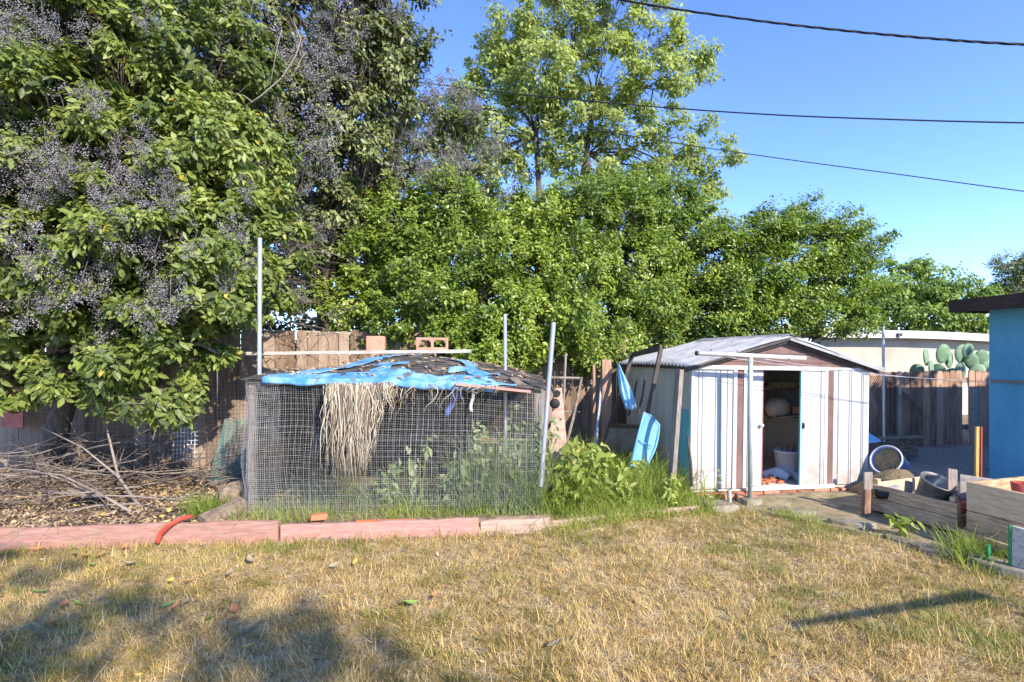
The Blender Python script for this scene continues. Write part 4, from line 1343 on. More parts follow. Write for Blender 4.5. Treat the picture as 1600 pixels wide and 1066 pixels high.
# clothes lines running from the crossbar to hooks on the blue house
def wire_thing(pts, r, m, label, name, cat, grp, n=5):
    b = MB(); b.tube(pts, r, n)
    return solo(name, b, M[m], label, cat, grp, smooth=True)
def sagged(a, c, sag, n=24):
    a, c = Vector(a), Vector(c)
    return [a.lerp(c, i / n) - Vector((0, 0, sag * 4 * (i / n) * (1 - i / n))) for i in range(n + 1)]
hookpt = HC - V * .62
wire_thing(sagged(cb0.lerp(cb1, .22) + Vector((0, 0, -.02)), hookpt + Vector((-.02, 0, 1.285)), .07), .0028, 'steel_pipe', 'upper thin clothes line running from the crossbar to the blue house', 'clothes_line', 'line', 'clothes lines')
wire_thing(sagged(cb0.lerp(cb1, .55) + Vector((0, 0, -.02)), hookpt + Vector((-.02, 0, 1.255)), .06), .0028, 'steel_pipe', 'lower thin clothes line running from the crossbar to the blue house', 'clothes_line', 'line', 'clothes lines')
b = MB(); b.obox(hookpt - V * 1.2 - U * .03 + Vector((0, 0, 1.255)), U * .029, V * 1.78, Vector((0, 0, .035)))
solo('wall_batten', b, M['grey_wood'], 'thin dark batten fixed along the blue house wall', 'batten')

# second clothes post beside the viewer: only its arm's shadow falls on the lawn
ax = Vector((1.63, 3.03, 0)); bx = Vector((3.07, 3.41, 0))
zz = 1.9
off = Vector((sun_dir.x, sun_dir.y, 0)) * (zz / sun_dir.z)
p2 = thing('clothes_post', 'second clothes line post with a long arm standing right of the viewer', 'post', (bx.x + off.x, bx.y + off.y, 0))
b = MB(); b.tube([(bx.x + off.x, bx.y + off.y, 0), (bx.x + off.x, bx.y + off.y, zz)], .03, 12); b.build('pole', M['pole_paint'], p2, smooth=True)
b = MB(); b.tube([bx + off + Vector((.05, .01, zz)), ax + off + Vector((0, 0, zz))], [.036, .022], 12); b.build('crossbar', M['rust_white'], p2, smooth=True)

# ------------------------------------------------------------------ raised beds on the right
def bed(name, label, P0, P1, depth, z1, rows, m, seed, soil=.16, posts=True):
    """open plank box; P0 far left corner, P1 near left corner"""
    rr = random.Random(seed)
    P0, P1 = Vector(P0), Vector(P1)
    t = thing(name, label, 'raised bed', (P0 + P1) / 2)
    dn = (P1 - P0).normalized()
    sd = Vector((-dn.y, dn.x, 0))
    if sd.x < 0: sd = -sd
    L = (P1 - P0).length
    h = z1 / rows
    for k in range(rows):
        for (o, d, s) in ((P0, dn * L, sd * .032), (P0 + sd * (depth - .032), dn * L, sd * .032), (P0 + sd * .035 + dn * .002, sd * (depth - .07), dn * .03), (P1 + sd * .035 - dn * .032, sd * (depth - .07), dn * .03)):
            b = MB(); b.rnd = rr.random()
            b.obox(o + Vector((0, 0, .012 + k * h)), d + Vector((0, 0, rr.uniform(-.008, .008))), s, Vector((0, 0, h - .007)))
            b.build('plank', m, t, bevel=.004)
    for (o) in (P0 + sd * .036 + dn * .036, P1 + sd * .036 - dn * .08, P0 + sd * (depth - .08) + dn * .036, P1 + sd * (depth - .08) - dn * .08):
        b = MB(); b.rnd = rr.random(); b.obox(o + Vector((0, 0, .01)), dn * .045, sd * .045, Vector((0, 0, z1 + rr.uniform(-.03, .06)))); b.build('corner_post', m, t, bevel=.004)
    b = MB()
    b.grid(lambda u, v: P0 + dn * (.034 + u * (L - .068)) + sd * (.034 + v * (depth - .068)) + Vector((0, 0, soil + .03 * (float(vnoise(u * 7, v * 7, seed)) - .5))), 20, 20)
    b.build('soil', M['soil'], t, smooth=True)
    return t
bed('raised_bed', 'shorter weathered plank bed holding buckets, nearest the shed', (3.68, 5.30, 0), (3.965, 4.56, 0), .95, .27, 2, M['planter_wood'], 3, .13)
bed('raised_bed', 'taller tan plank bed at the right edge in front of the blue house', (3.93, 4.43, 0), (4.16, 3.62, 0), 1.3, .50, 2, M['planter_wood'], 8, .38)
b = MB(); b.rnd = .9; b.beam(at(1356, 800, 5.22), at(1356, 738, 5.22), .02, .10, up=(U.x, U.y, 0))
solo('wooden_post', b, M['grey_wood'], 'short grey flat post at the far corner of the shorter bed', 'post', bevel=.004)
b = MB(); b.rnd = .1; b.beam(at(1352, 815, 5.1), at(1354, 765, 5.15), .06, .06, up=(1, 0, 0))
solo('wooden_post', b, M['fence_dark'], 'dark reddish post beside the far corner of the shorter bed', 'post', bevel=.004)
b = MB(); b.rnd = .2; b.beam(at(1499, 838, 4.42), at(1583, 868, 3.82), .03, .13)
solo('loose_board', b, M['planter_wood'], 'loose brown board lying against the foot of the taller bed', 'board', bevel=.004)
b = MB(); b.rnd = .5; b.prism([at(1581, 888, 3.72), at(1640, 905, 3.55), at(1640, 838, 3.55), at(1581, 822, 3.72)], (.03, .02, 0))
ob = thing('white_board', 'pale board with green edge standing at the right picture edge by the bed', 'board', at(1600, 893, 3.66))
b.build('panel', M['board_white'], ob, bevel=.003)
b = MB(); b.beam(at(1580, 889, 3.73), at(1580, 821, 3.73), .014, .03, up=(1, 0, 0)); b.build('edge_strip', M['green_stake'], ob)
b = MB(); b.tube([at(1544, 886, 3.86), at(1544, 851, 3.86)], .014, 8)
solo('green_stake', b, M['green_stake'], 'short green plastic stake in weeds before the taller bed', 'stake')
ys_ = thing('yellow_stake', 'upright yellow wooden stake with red edge beside the taller bed', 'stake', at(1528, 770, 5.1))
b = MB(); b.beam(at(1527, 775, 5.1), at(1528, 667, 5.1), .045, .02, up=(0, 1, 0)); b.build('stick', M['yellow'], ys_)
b = MB(); b.beam(at(1531.6, 775, 5.09), at(1532.6, 667, 5.09), .012, .024, up=(0, 1, 0)); b.build('edge', M['red'], ys_)
# tin bucket leaning in the shorter bed
BO = Vector((3.97, 4.90, .17))
tb = thing('bucket', 'grey tin bucket leaning in the shorter plank bed', 'bucket', BO)
rotb = Euler((R(24), R(9), 0)).to_matrix()
b = MB(); b.lathe([(0, .0), (.10, .0), (.104, .01), (.138, .225), (.146, .228), (.146, .238), (.136, .238), (.132, .225), (.098, .02), (0, .02)], 28, BO + Vector((0, 0, .03)), rotb); b.build('body', M['tin'], tb, smooth=True)
b = MB(); b.tube([BO + Vector((0, 0, .03)) + rotb @ Vector((.142 * math.cos(a), .142 * math.sin(a), .239)) for a in [2 * math.pi * i / 28 for i in range(29)]], .006, 6); b.build('rim', M['tin'], tb, smooth=True)
b = MB(); b.lathe([(0, .10), (.11, .10)], 20, BO + Vector((0, 0, .03)), rotb); b.build('soil', M['soil'], tb)
# bits in the shorter bed
def bit(p0, p1, w, h, m, label, r_=.5, up=(0, 0, 1), name='wood_piece'):
    b = MB(); b.rnd = r_; b.beam(p0, p1, w, h, up=up)
    return solo(name, b, M[m], label, 'wood piece', 'wood pieces in the shorter bed', bevel=.003)
bit(at(1418, 788, 5.0), at(1420, 752, 5.05), .03, .06, 'grey_wood', 'upright grey offcut left of the tin bucket', .7, up=(1, 0, 0))
bit(at(1487, 795, 4.75), at(1488, 733, 4.8), .02, .085, 'grey_wood', 'upright pale offcut right of the tin bucket', .9, up=(1, 0, 0))
bit(at(1372, 771, 5.25), at(1405, 762, 5.3), .08, .05, 'board_white', 'pale offcut lying at the far end of the shorter bed', .9)
bit(at(1479, 760, 4.85), at(1497, 788, 4.65), .03, .035, 'board_white', 'thin pale stick leaning beside the tin bucket', .9)
bit(at(1395, 775, 5.1), at(1425, 782, 4.95), .06, .04, 'grey_wood', 'dark grey offcut lying in the middle of the shorter bed', .1)
bit(at(1420, 772, 5.15), at(1510, 790, 4.8), .03, .05, 'board_white', 'long pale stick lying behind the tin bucket', .6)
b = MB(); b.lathe([(0, 0), (.045, 0), (.06, .10), (.052, .10), (.04, .02), (0, .02)], 16, at(1500, 800, 4.62)); solo('flower_pot', b, M['red'], 'small red plant pot at the near end of the shorter bed', 'pot', smooth=True)
b = MB(); b.lathe([(0, 0), (.05, 0), (.065, .07), (.055, .07), (.04, .02), (0, .02)], 16, at(1378, 778, 5.15)); solo('flower_pot', b, M['black'], 'small black plant pot at the far end of the shorter bed', 'pot', smooth=True)
b = MB(); b.rnd = .9; b.prism([at(1500, 778, 4.9), at(1570, 790, 4.75), at(1570, 752, 4.75), at(1500, 742, 4.9)], (.02, .02, 0))
solo('leaning_sheet', b, M['board_white'], 'pale pinkish panel standing behind the taller bed against the house', 'panel', bevel=.003)
b = MB(); b.lathe([(0, 0), (.06, 0), (.075, .15), (.065, .15), (.05, .02), (0, .02)], 18, at(1598, 790, 4.1) + Vector((.05, .05, .02))); solo('flower_pot', b, M['red'], 'pinkish red plant pot in the taller bed at the right picture edge', 'pot', smooth=True)

# tipped tub with dried grass, right of the shed
TO = Vector((4.40, 6.02, .37))
tub = thing('plastic_tub', 'white plastic tub tipped on its side spilling dry straw right of the shed', 'tub', (TO.x, TO.y, .1))
rt = Matrix.Rotation(R(-66), 3, 'Z') @ Matrix.Rotation(R(64), 3, 'X')
rt = rt @ Matrix.Scale(.85, 3)
b = MB(); b.lathe([(0, -.30), (.14, -.30), (.155, -.27), (.195, .0), (.205, .01), (.19, .012), (.18, -.01), (.14, -.26), (0, -.27)], 28, TO, rt); b.build('body', M['plastic_lilac'], tub, smooth=True)
b = MB(); b.tube([TO + rt @ Vector((.2 * math.cos(a), .2 * math.sin(a), .012)) for a in [2 * math.pi * i / 32 for i in range(33)]], .008, 8); b.build('rim', M['plastic_white'], tub, smooth=True)
b = MB(); b.grid(lambda u, v: TO + rt @ Vector(((u - .5) * .33 * math.sqrt(max(0, 1 - (2 * v - 1) ** 2)), (v - .5) * .34, -.02 - .03 * math.sin(9 * u) * math.sin(7 * v))), 16, 16); b.build('straw', M['straw'], tub, smooth=True)
b = MB(); b.grid(lambda u, v: Vector((4.02 + u * .80, 5.45 + v * .75, gz(4.5, 5.8) + .30 * math.sin(math.pi * u) ** .7 * math.sin(math.pi * v) ** .7 + .03 * (float(vnoise(u * 9, v * 9, 3)) - .5))), 24, 18)
solo('straw_heap', b, M['straw'], 'low heap of dry straw and soil under the tipped white tub', 'heap', smooth=True)

# timber box and netting by the right fence
tbx = thing('timber_box', 'dark low timber planter box in front of the right fence', 'planter', (5.4, 7.7, 0))
b = MB(); A0 = at(1357, 690, 7.6); b.rnd = .3
A0.z = .05
b.obox(A0, U * .9, V * .5, Vector((0, 0, .30)))
b.build('box', M['old_wood'], tbx, bevel=.006)
b = MB(); b.beam(A0 + Vector((-.02, -.03, .315)), A0 + U * .93 + Vector((0, -.03, .315)), .08, .035); b.build('cap_rail', M['old_wood'], tbx)
b = MB(); b.prism([at(1350, 694, 7.4), at(1378, 690, 7.4), at(1357, 676, 7.5), at(1345, 678, 7.5)], (.0, .02, .01))
solo('pale_sheet', b, M['pale_blue'], 'pale bluish sheet leaning on the timber box beside the shed', 'sheet')
nt_ = thing('shade_net', 'black netting panel with metal post standing before the right fence', 'netting', at(1380, 690, 7.9))
b = MB()
nA, nB = at(1346, 690, 7.7), at(1420, 690, 8.1)
for i in range(0, 46, 2):
    p = nA.lerp(nB, i / 45)
    hh = 1.0 - .45 * max(0, i / 45 - .4)
    b.tube([p, p + Vector((.3, 0, hh * .5)), p + Vector((0, 0, hh))], .0035, 3, False)
    b.tube([p, p + Vector((-.3, 0, hh * .5)), p + Vector((0, 0, hh))], .0035, 3, False)
b.build('net', M['black'], nt_)
b = MB(); b.tube([at(1405, 690, 8.0), at(1405.5, 603, 8.0)], .022, 8); b.build('post', M['pole_paint'], nt_)
pole(at(1381, 690, 7.6), at(1380, 510, 7.6), .018, 'slender grey mast standing right of the shed before the fence', 'tall slender masts')
b = MB(); b.obox(at(1521, 705, 8.3), (.09, .015, 0), (0, .02, 0), (0, 0, 1.0)); 
solo('fence_board', b, M['board_white'], 'narrow white board standing between dark fence and blue house', 'board')

# stones along the path
for i, (px, py, Y, w, d, lab) in enumerate(((1402, 845, 4.42, .16, .10, 'small rounded pale stone at the lawn edge below the shorter bed'), (1240, 800, 5.2, .42, .09, 'long flat pale paving stone in front of the shed doorway'), (1330, 822, 4.8, .36, .09, 'flat pale paving stone at the lawn edge before the shorter bed'), (1468, 868, 4.1, .30, .11, 'flat grey paving stone below the gap between both beds'), (1560, 893, 3.8, .3, .16, 'pale paving stone at the foot of the white board'))):
    b = MB(); b.rnd = .3 + .15 * i
    p = at(px, py, Y)
    n = 9
    rr = random.Random(i)
    ring = [Vector((p.x + math.cos(a) * w * .5 * rr.uniform(.85, 1.1), p.y + math.sin(a) * d * rr.uniform(.85, 1.1) - .35 * math.cos(a) * w * .5, -.02)) for a in [2 * math.pi * k / n for k in range(n)]]
    b.prism(ring, (0, 0, .05 + .01 * i))
    solo('paving_stone', b, M['concrete'], lab, 'stone', 'paving stones along the lawn edge', bevel=.012)

# ------------------------------------------------------------------ cactus behind the right fence
cac = thing('prickly_pear', 'large prickly pear cactus with round pads rising above the right fence', 'cactus', (8.2, 9.9, 0))
rr = random.Random(9)
pads = [(1432, 576, 13), (1447, 553, 15), (1466, 577, 14), (1482, 556, 15), (1473, 548, 16), (1503, 548, 15), (1500, 578, 17), (1518, 560, 14), (1526, 578, 15), (1534, 555, 14), (1455, 572, 15), (1540, 572, 13), (1488, 585, 15), (1512, 544, 13), (1444, 590, 15), (1520, 592, 14), (1470, 595, 15), (1500, 600, 16)]
for (px, py, rad) in pads:
    Y = 9.9 + rr.uniform(-.25, .25)
    c = at(px, py + 5, Y)
    r_ = rad * .86 / F * Y
    b = MB(); b.rnd = rr.random()
    rot = Matrix.Rotation(rr.uniform(-.8, .8), 3, 'Z') @ Matrix.Rotation(rr.uniform(-.35, .35), 3, 'Y')
    prof = []
    for i in range(9):
        a = -math.pi / 2 + math.pi * i / 8
        prof.append((max(0, math.cos(a)) * r_, math.sin(a) * r_))
    vs0 = len(b.v)
    b.lathe(prof, 14, (0, 0, 0))
    b.v = [tuple(c + rot @ Vector((x * (.82 + .22 * z / r_ / 2), y * .2, z * 1.15))) for x, y, z in b.v]
    b.build('pad', M['cactus'], cac, smooth=True)
b = MB(); b.tube([(8.3, 9.9, 0), (8.25, 9.9, .6), (8.3, 9.9, 1.15)], [.12, .1, .08], 10); b.build('stem', M['cactus'], cac, smooth=True)

# ------------------------------------------------------------------ overhead lines
def cable(pix, r, label):
    P = [at(*p) for p in pix]
    n = 60
    pts = []
    for i in range(n + 1):
        f = i / n * (len(P) - 1); k = min(int(f), len(P) - 2); g = f - k
        p0, p1, p2, p3 = P[max(k - 1, 0)], P[k], P[k + 1], P[min(k + 2, len(P) - 1)]
        pts.append(0.5 * ((2 * p1) + (p2 - p0) * g + (2 * p0 - 5 * p1 + 4 * p2 - p3) * g * g + (3 * p1 - p0 - 3 * p2 + p3) * g ** 3))
    return pts, r, label
def cable_thing(c, twist=False):
    pts, r, label = c
    b = MB()
    if twist:
        for ph in (0, 2.1, 4.2):
            q = []
            for i in range(len(pts) - 1):
                for s in range(6):
                    t = s / 6
                    p = pts[i].lerp(pts[i + 1], t)
                    a = (i + t) * 1.1 + ph
                    q.append(p + Vector((0, math.cos(a) * r * .9, math.sin(a) * r * .9)))
            b.tube(q, r * .8, 5)
    else:
        b.tube(pts, r, 6)
    solo('overhead_cable', b, M['cable'], label, 'cable', 'overhead cables', smooth=True)
cable_thing(cable([(700, -52, 9.5), (970, 0, 8.6), (1150, 28, 8.0), (1300, 46, 7.6), (1450, 60, 7.2), (1600, 70, 6.8), (1900, 84, 6.2)], .011, 'thick twisted black cable crossing the top right corner'), True)
cable_thing(cable([(470, 106, 15), (650, 128, 13.4), (800, 146, 12.4), (1000, 165, 11.2), (1200, 179, 10.2), (1400, 187, 9.4), (1600, 192, 8.7), (1900, 196, 8)], .014, 'middle black cable passing in front of the tall tree'))
cable_thing(cable([(470, 114, 15), (650, 150, 13.4), (800, 178, 12.4), (1000, 215, 11.2), (1200, 245, 10.2), (1400, 272, 9.4), (1600, 299, 8.7), (1900, 336, 8)], .009, 'lowest thin black cable passing in front of the tall tree'))

# ------------------------------------------------------------------ trees and shrubs
def cl(rows):
    """clump rows given as photograph pixel, distance, pixel radii and depth radius -> metres"""
    out = []
    for (px, py, Y, rx, rz, ry) in rows:
        p = at(px, py, Y)
        out.append((p.x, p.y, p.z, rx / F * Y, ry, rz / F * Y))
    return out

# big privet at the left: a near hanging mass and a taller one behind it
near_privet = cl([
    (-60, 60, 5.0, 130, 120, .8), (60, 30, 5.2, 130, 110, .8), (190, 60, 5.4, 130, 110, .8), (310, 90, 5.8, 110, 110, .7),
    (-40, 230, 4.8, 110, 110, .7), (80, 190, 4.9, 120, 110, .7), (190, 260, 5.0, 120, 90, .6), (310, 230, 5.3, 100, 90, .6), (390, 250, 5.8, 70, 80, .6),
    (10, 380, 4.8, 100, 90, .6), (120, 400, 4.9, 110, 80, .6), (240, 390, 5.0, 110, 80, .6), (340, 370, 5.3, 90, 80, .5), (420, 370, 5.9, 60, 70, .5),
    (-30, 500, 5.0, 80, 70, .5), (70, 490, 5.1, 90, 50, .5), (200, 480, 5.1, 100, 55, .5), (310, 470, 5.2, 90, 45, .5), (395, 450, 5.6, 50, 45, .4),
    (215, 570, 5.15, 75, 50, .4), (250, 625, 5.1, 55, 32, .3), (280, 560, 5.2, 55, 50, .35), (175, 620, 5.15, 30, 30, .25), (20, 590, 5.3, 60, 40, .3), (100, 580, 5.3, 50, 40, .3),
    (340, 552, 5.3, 40, 14, .2),
    (60, 120, 6.3, 190, 150, .6), (260, 130, 6.6, 170, 150, .6), (60, 330, 6.0, 170, 130, .5), (260, 330, 6.2, 170, 130, .5), (100, 470, 6.0, 150, 70, .4), (300, 460, 6.2, 110, 60, .4)])
tp, sp_, kk_ = make_tree('privet_tree', 'large near privet tree with glossy leaves and dusty berry clusters at the left', 'tree', (-5.6, 6.2, .1), (-5.2, 6.1, 1.6), near_privet, M['privet'],
          leaf=(.076, .46), subs=2.9, per=1.45, sig=.18, seed=3, trunk_r=.14, fancy=True, up=.55, droop=.35, shell=.8)
far_privet = cl([
    (420, 60, 7.4, 100, 110, .9), (520, 40, 7.5, 100, 100, .9), (600, 30, 7.8, 80, 90, .8), (560, 110, 7.6, 90, 60, .8), (620, 90, 7.9, 56, 50, .6), (430, 170, 7.2, 90, 70, .8), (530, 190, 7.5, 80, 60, .8), (610, 165, 7.8, 42, 40, .5),
    (470, 270, 7.2, 80, 70, .7), (560, 260, 7.6, 60, 60, .7), (450, 360, 7.2, 70, 70, .7), (520, 340, 7.4, 50, 50, .6), (450, 430, 7.2, 55, 50, .5), (380, 300, 7.0, 80, 80, .6), (500, -70, 7.5, 160, 60, .9)])
tf, sf_, kf_ = make_tree('privet_tree', 'tall dark privet tree reaching the top edge between the near privet and the blue sky', 'tree', (-3.2, 8.0, .1), (-2.9, 7.9, 2.4), far_privet, M['privet_old'],
          leaf=(.082, .46), subs=3.2, per=1.0, sig=.22, seed=8, trunk_r=.15, fancy=True, up=.45, droop=.4, shell=.6)
small_privet = cl([(600, 240, 9.0, 45, 60, .7), (660, 220, 9.2, 60, 60, .8), (720, 240, 9.4, 55, 55, .7), (650, 300, 9.0, 90, 55, .8), (750, 300, 9.4, 55, 40, .7), (700, 180, 9.5, 45, 30, .5), (590, 300, 8.8, 60, 50, .7)])
ts, ss_, ks_ = make_tree('privet_tree', 'smaller faded olive privet with greyish berries above the green hedge', 'tree', (-1.6, 9.4, .1), (-1.5, 9.3, 2.8), small_privet, M['privet_old'],
          leaf=(.095, .45), subs=3, per=.9, sig=.22, seed=12, trunk_r=.10, fancy=False, up=.45, droop=.4, shell=.8)

# berry clusters: five shapes, copied over the privets as parts
octa = np.array([[1, 0, 0], [-1, 0, 0], [0, 1, 0], [0, -1, 0], [0, 0, 1], [0, 0, -1]], float)
octf = np.array([[0, 2, 4], [2, 1, 4], [1, 3, 4], [3, 0, 4], [2, 0, 5], [1, 2, 5], [3, 1, 5], [0, 3, 5]])
def berry_mesh(seed, n=340, ln=.27, wd=.13, r=.0062):
    rng = np.random.default_rng(seed)
    V_, F_, A_ = [], [], []
    o = 0
    sub = []
    for i in range(13):
        t = (i + rng.random()) / 13
        a = rng.uniform(0, 6.28)
        sub.append(np.array([math.cos(a) * wd * (1 - .7 * t), math.sin(a) * wd * (1 - .7 * t), -ln * t]))
    def stem(p, q, w):
        nonlocal o
        d = np.array([w, 0, 0]); e = np.array([0, w, 0])
        V_.append(np.array([p - d, p + d, q + d, q - d, p - e, p + e, q + e, q - e])); F_.append(np.array([[0, 1, 2], [0, 2, 3], [4, 5, 6], [4, 6, 7]]) + o); A_.append(np.full(8, .45)); o += 8
    stem(np.array([0, 0, .08]), np.array([0, 0, -ln]), .0015)
    for c in sub:
        stem(np.array([0, 0, c[2] + .05]), c, .0011)
    for i in range(n):
        c = sub[rng.integers(13)] + rng.normal(size=3) * np.array([.021, .021, .021])
        V_.append(octa * r * rng.uniform(.75, 1.15) + c); F_.append(octf + o); A_.append(np.full(6, rng.random() * .85)); o += 6
    return np.concatenate(V_), np.concatenate(F_), np.concatenate(A_)
berry_data = []
for k in range(5):
    v_, f_, a_ = berry_mesh(40 + k)
    b = np_mesh('berry_cluster', v_, None, M['berry'], tris=f_, rnd=a_, world=False)
    berry_data.append(b.data)
    bpy.data.objects.remove(b)
def scatter_berries(tree, spots, n, seed, scale=1.0, face=.55, only=None):
    rng = np.random.default_rng(seed)
    off = np.array(tree['_o'])
    # clusters gather on the lit outer side towards the viewer
    sc = spots[:, 1] + rng.normal(size=len(spots)) * face
    order = np.argsort(sc)
    picks = order[:int(n * 1.6)]
    rng.shuffle(picks)
    for i in picks[:n]:
        p = spots[i] + np.array(sun_dir) * .14 * scale + np.array([rng.normal() * .1, -.20 * scale + rng.normal() * .05, .06 + rng.normal() * .06])
        o = bpy.data.objects.new('berry_cluster', berry_data[rng.integers(5)])
        COL.objects.link(o)
        o.parent = tree
        o.location = p - off
        o.rotation_euler = (rng.normal() * .35, rng.normal() * .35, rng.uniform(0, 6.28))
        o.scale = [scale * rng.uniform(.7, 1.35)] * 3
scatter_berries(tp, sp_[(sp_[:, 2] > 1.75) & (np.abs(sp_[:, 0] / sp_[:, 1]) < 1.08) & (sp_[:, 2] < 5)], 99, 4, 1.0, .35)
scatter_berries(tf, sf_[sf_[:, 2] < 7], 72, 5, 1.4, .4)
scatter_berries(ts, ss_, 60, 6, 1.4)
# bare pale branches that show in front of the leaves
b = MB()
for pts, r_ in (([(378, 170, 5.6), (408, 150, 5.5), (440, 122, 5.5), (462, 88, 5.5), (470, 62, 5.5), (458, 30, 5.6)], .010), ([(438, 122, 5.5), (458, 117, 5.45), (476, 82, 5.45)], .006), ([(422, 133, 5.5), (432, 80, 5.5), (440, 45, 5.5)], .005), ([(395, 160, 5.5), (382, 150, 5.5), (360, 145, 5.5)], .007)):
    b.rnd = .85
    P = [at(*q) for q in pts]
    b.tube(P, [r_ * (1 - .6 * i / (len(P) - 1)) for i in range(len(P))], 6)
b.build('bare_branch', M['pale_twig'], tp, smooth=True)
b = MB()
rg5 = np.random.default_rng(77)
for i in range(90):
    px, py = rg5.uniform(395, 520), rg5.uniform(350, 520)
    if px + py > 1010: continue
    p = at(px, py, 6.5 + rg5.uniform(-.5, .5))
    branchy(b, p, np.array([rg5.normal() * .8, rg5.normal() * .4, -.15 + rg5.normal() * .5]), rg5.uniform(.25, .6), .005, rg5, 1, 2)
for i in range(60):
    q = sp_[rg5.integers(len(sp_))]
    branchy(b, q + np.array([0, -.1, 0]), np.array([rg5.normal(), -.5, .1 + rg5.normal() * .6]), rg5.uniform(.25, .5), .005, rg5, 1, 2)
tag(b.build('bare_twigs', M['pale_twig'], tp, smooth=True), kind='stuff')

# tall spring-green tree behind everything
elm = cl([(800, 60, 16, 55, 50, 1.4), (870, 35, 16, 70, 55, 1.5), (950, 25, 16, 60, 50, 1.5), (1015, 55, 16, 55, 50, 1.4), (1065, 95, 16, 45, 32, 1.1), (775, 130, 16, 45, 45, 1.2), (850, 115, 15.5, 65, 55, 1.5), (940, 120, 15.5, 65, 55, 1.5), (1020, 140, 15.5, 55, 45, 1.3), (1085, 118, 16, 28, 25, .8),
          (765, 205, 16, 40, 35, 1.0), (830, 195, 16, 45, 38, 1.1), (905, 190, 16, 50, 38, 1.2), (985, 205, 15.5, 55, 40, 1.2), (1060, 215, 15.5, 50, 40, 1.1), (1110, 250, 15.5, 38, 38, .9), (1132, 287, 15.5, 26, 20, .7), (1045, 275, 15.5, 50, 36, 1.0), (965, 275, 16, 45, 34, 1.0), (780, 265, 16, 36, 26, .9), (735, 165, 16.5, 36, 42, .9), (712, 215, 16.5, 44, 44, .9), (760, 90, 16, 35, 35, .9), (690, 255, 16.5, 40, 36, .9), (830, 265, 16, 26, 22, .7), (890, 260, 16, 28, 24, .7), (905, -40, 16, 110, 40, 1.5), (740, 275, 16.5, 30, 26, .8), (1085, 305, 15.5, 30, 16, .7), (890, 225, 16, 45, 30, 1.0), (845, 155, 16, 50, 40, 1.2), (800, 225, 16, 40, 30, .9), (925, 312, 16, 60, 28, 1.0), (1010, 315, 15.8, 50, 25, .9)])
e0 = at(852, 700, 16); e0.z = 0
make_tree('tall_tree', 'tall airy spring green tree standing behind the hedge against the sky', 'tree', e0, at(850, 300, 16), elm, M['elm'], leaf=(.125, .5), subs=2.9, per=1.0, sig=.34, seed=21, trunk_r=.12,
          up=.3, droop=.4, shell=.55, forks=[at(850, 300, 16), at(838, 215, 16), at(918, 240, 16.3), at(925, 180, 16.2)], limb_r=.30)

# hedge shrubs behind and over the fence
H = [
    ('hedge', 'leftmost glossy green hedge shrub behind the terracotta blocks', (-1.9, 8.1, .1), [(560, 350, 8.2, 45, 50, .7), (620, 350, 8.0, 55, 45, .7), (590, 420, 7.9, 65, 55, .8), (560, 480, 7.9, 50, 45, .7), (640, 430, 7.7, 55, 55, .7), (625, 500, 7.6, 60, 45, .7), (600, 545, 7.7, 55, 35, .6)]),
    ('hedge', 'dense dark green hedge shrub behind the middle of the cage roof', (-.7, 8.1, .1), [(700, 330, 8.4, 60, 45, .8), (770, 330, 8.6, 55, 40, .8), (700, 400, 7.9, 60, 55, .8), (690, 470, 7.6, 60, 55, .8), (750, 470, 7.5, 60, 55, .8), (700, 540, 7.4, 60, 45, .7), (760, 545, 7.2, 60, 50, .7), (770, 400, 7.8, 55, 55, .8)]),
    ('hedge_yellow', 'yellowish green hedge shrub behind the two poles right of the cage', (.6, 8.3, .1), [(830, 360, 8.5, 60, 45, .8), (900, 340, 8.7, 60, 45, .8), (840, 430, 7.9, 60, 55, .8), (910, 420, 8.0, 60, 55, .8), (830, 510, 7.4, 60, 55, .8), (890, 500, 7.5, 55, 50, .8), (855, 345, 8.9, 50, 35, .7), (870, 555, 7.3, 40, 28, .5), (800, 560, 7.1, 35, 30, .4)]),
    ('hedge', 'green hedge shrub directly left of the shed roof', (1.9, 8.7, .1), [(970, 350, 9.2, 60, 50, .9), (985, 430, 8.8, 60, 55, .9), (950, 500, 8.3, 60, 50, .8), (1010, 500, 8.7, 60, 45, .8), (950, 550, 8.0, 40, 28, .6), (1030, 380, 9.3, 50, 50, .9), (1020, 545, 9.2, 50, 28, .6), (1075, 530, 9.5, 50, 30, .6), (925, 565, 7.6, 24, 22, .35)]),
    ('hedge_yellow', 'taller pale green shrub rising behind the shed towards the tall tree', (2.9, 10.4, .1), [(960, 315, 10.5, 60, 35, .9), (1040, 330, 10.5, 55, 35, .9), (1080, 370, 10.3, 50, 40, .9), (1060, 440, 9.8, 60, 50, .9), (1060, 500, 9.7, 60, 35, .8), (1000, 300, 10.8, 40, 25, .7)]),
    ('hedge', 'green shrub with wind swept tips over the shed ridge', (3.9, 9.6, .1), [(1110, 420, 9.6, 60, 55, .9), (1150, 470, 9.4, 70, 45, .9), (1110, 500, 9.2, 60, 40, .8), (1160, 380, 9.7, 55, 35, .8), (1210, 360, 9.7, 45, 28, .7), (1245, 335, 9.7, 26, 18, .5), (1200, 430, 9.5, 60, 45, .8), (1220, 495, 9.4, 60, 32, .7), (1150, 515, 9.4, 60, 25, .6)]),
    ('hedge', 'rightmost hedge shrub leaning right over the white building', (5.4, 10.0, .1), [(1275, 390, 10, 50, 32, .8), (1310, 360, 10, 36, 22, .6), (1350, 380, 10, 32, 18, .5), (1270, 450, 9.8, 60, 45, .8), (1320, 430, 10, 45, 35, .7), (1300, 495, 9.8, 55, 30, .7), (1345, 470, 10, 30, 30, .6), (1345, 505, 10, 30, 16, .5), (1180, 340, 10, 12, 10, .3)]),
]
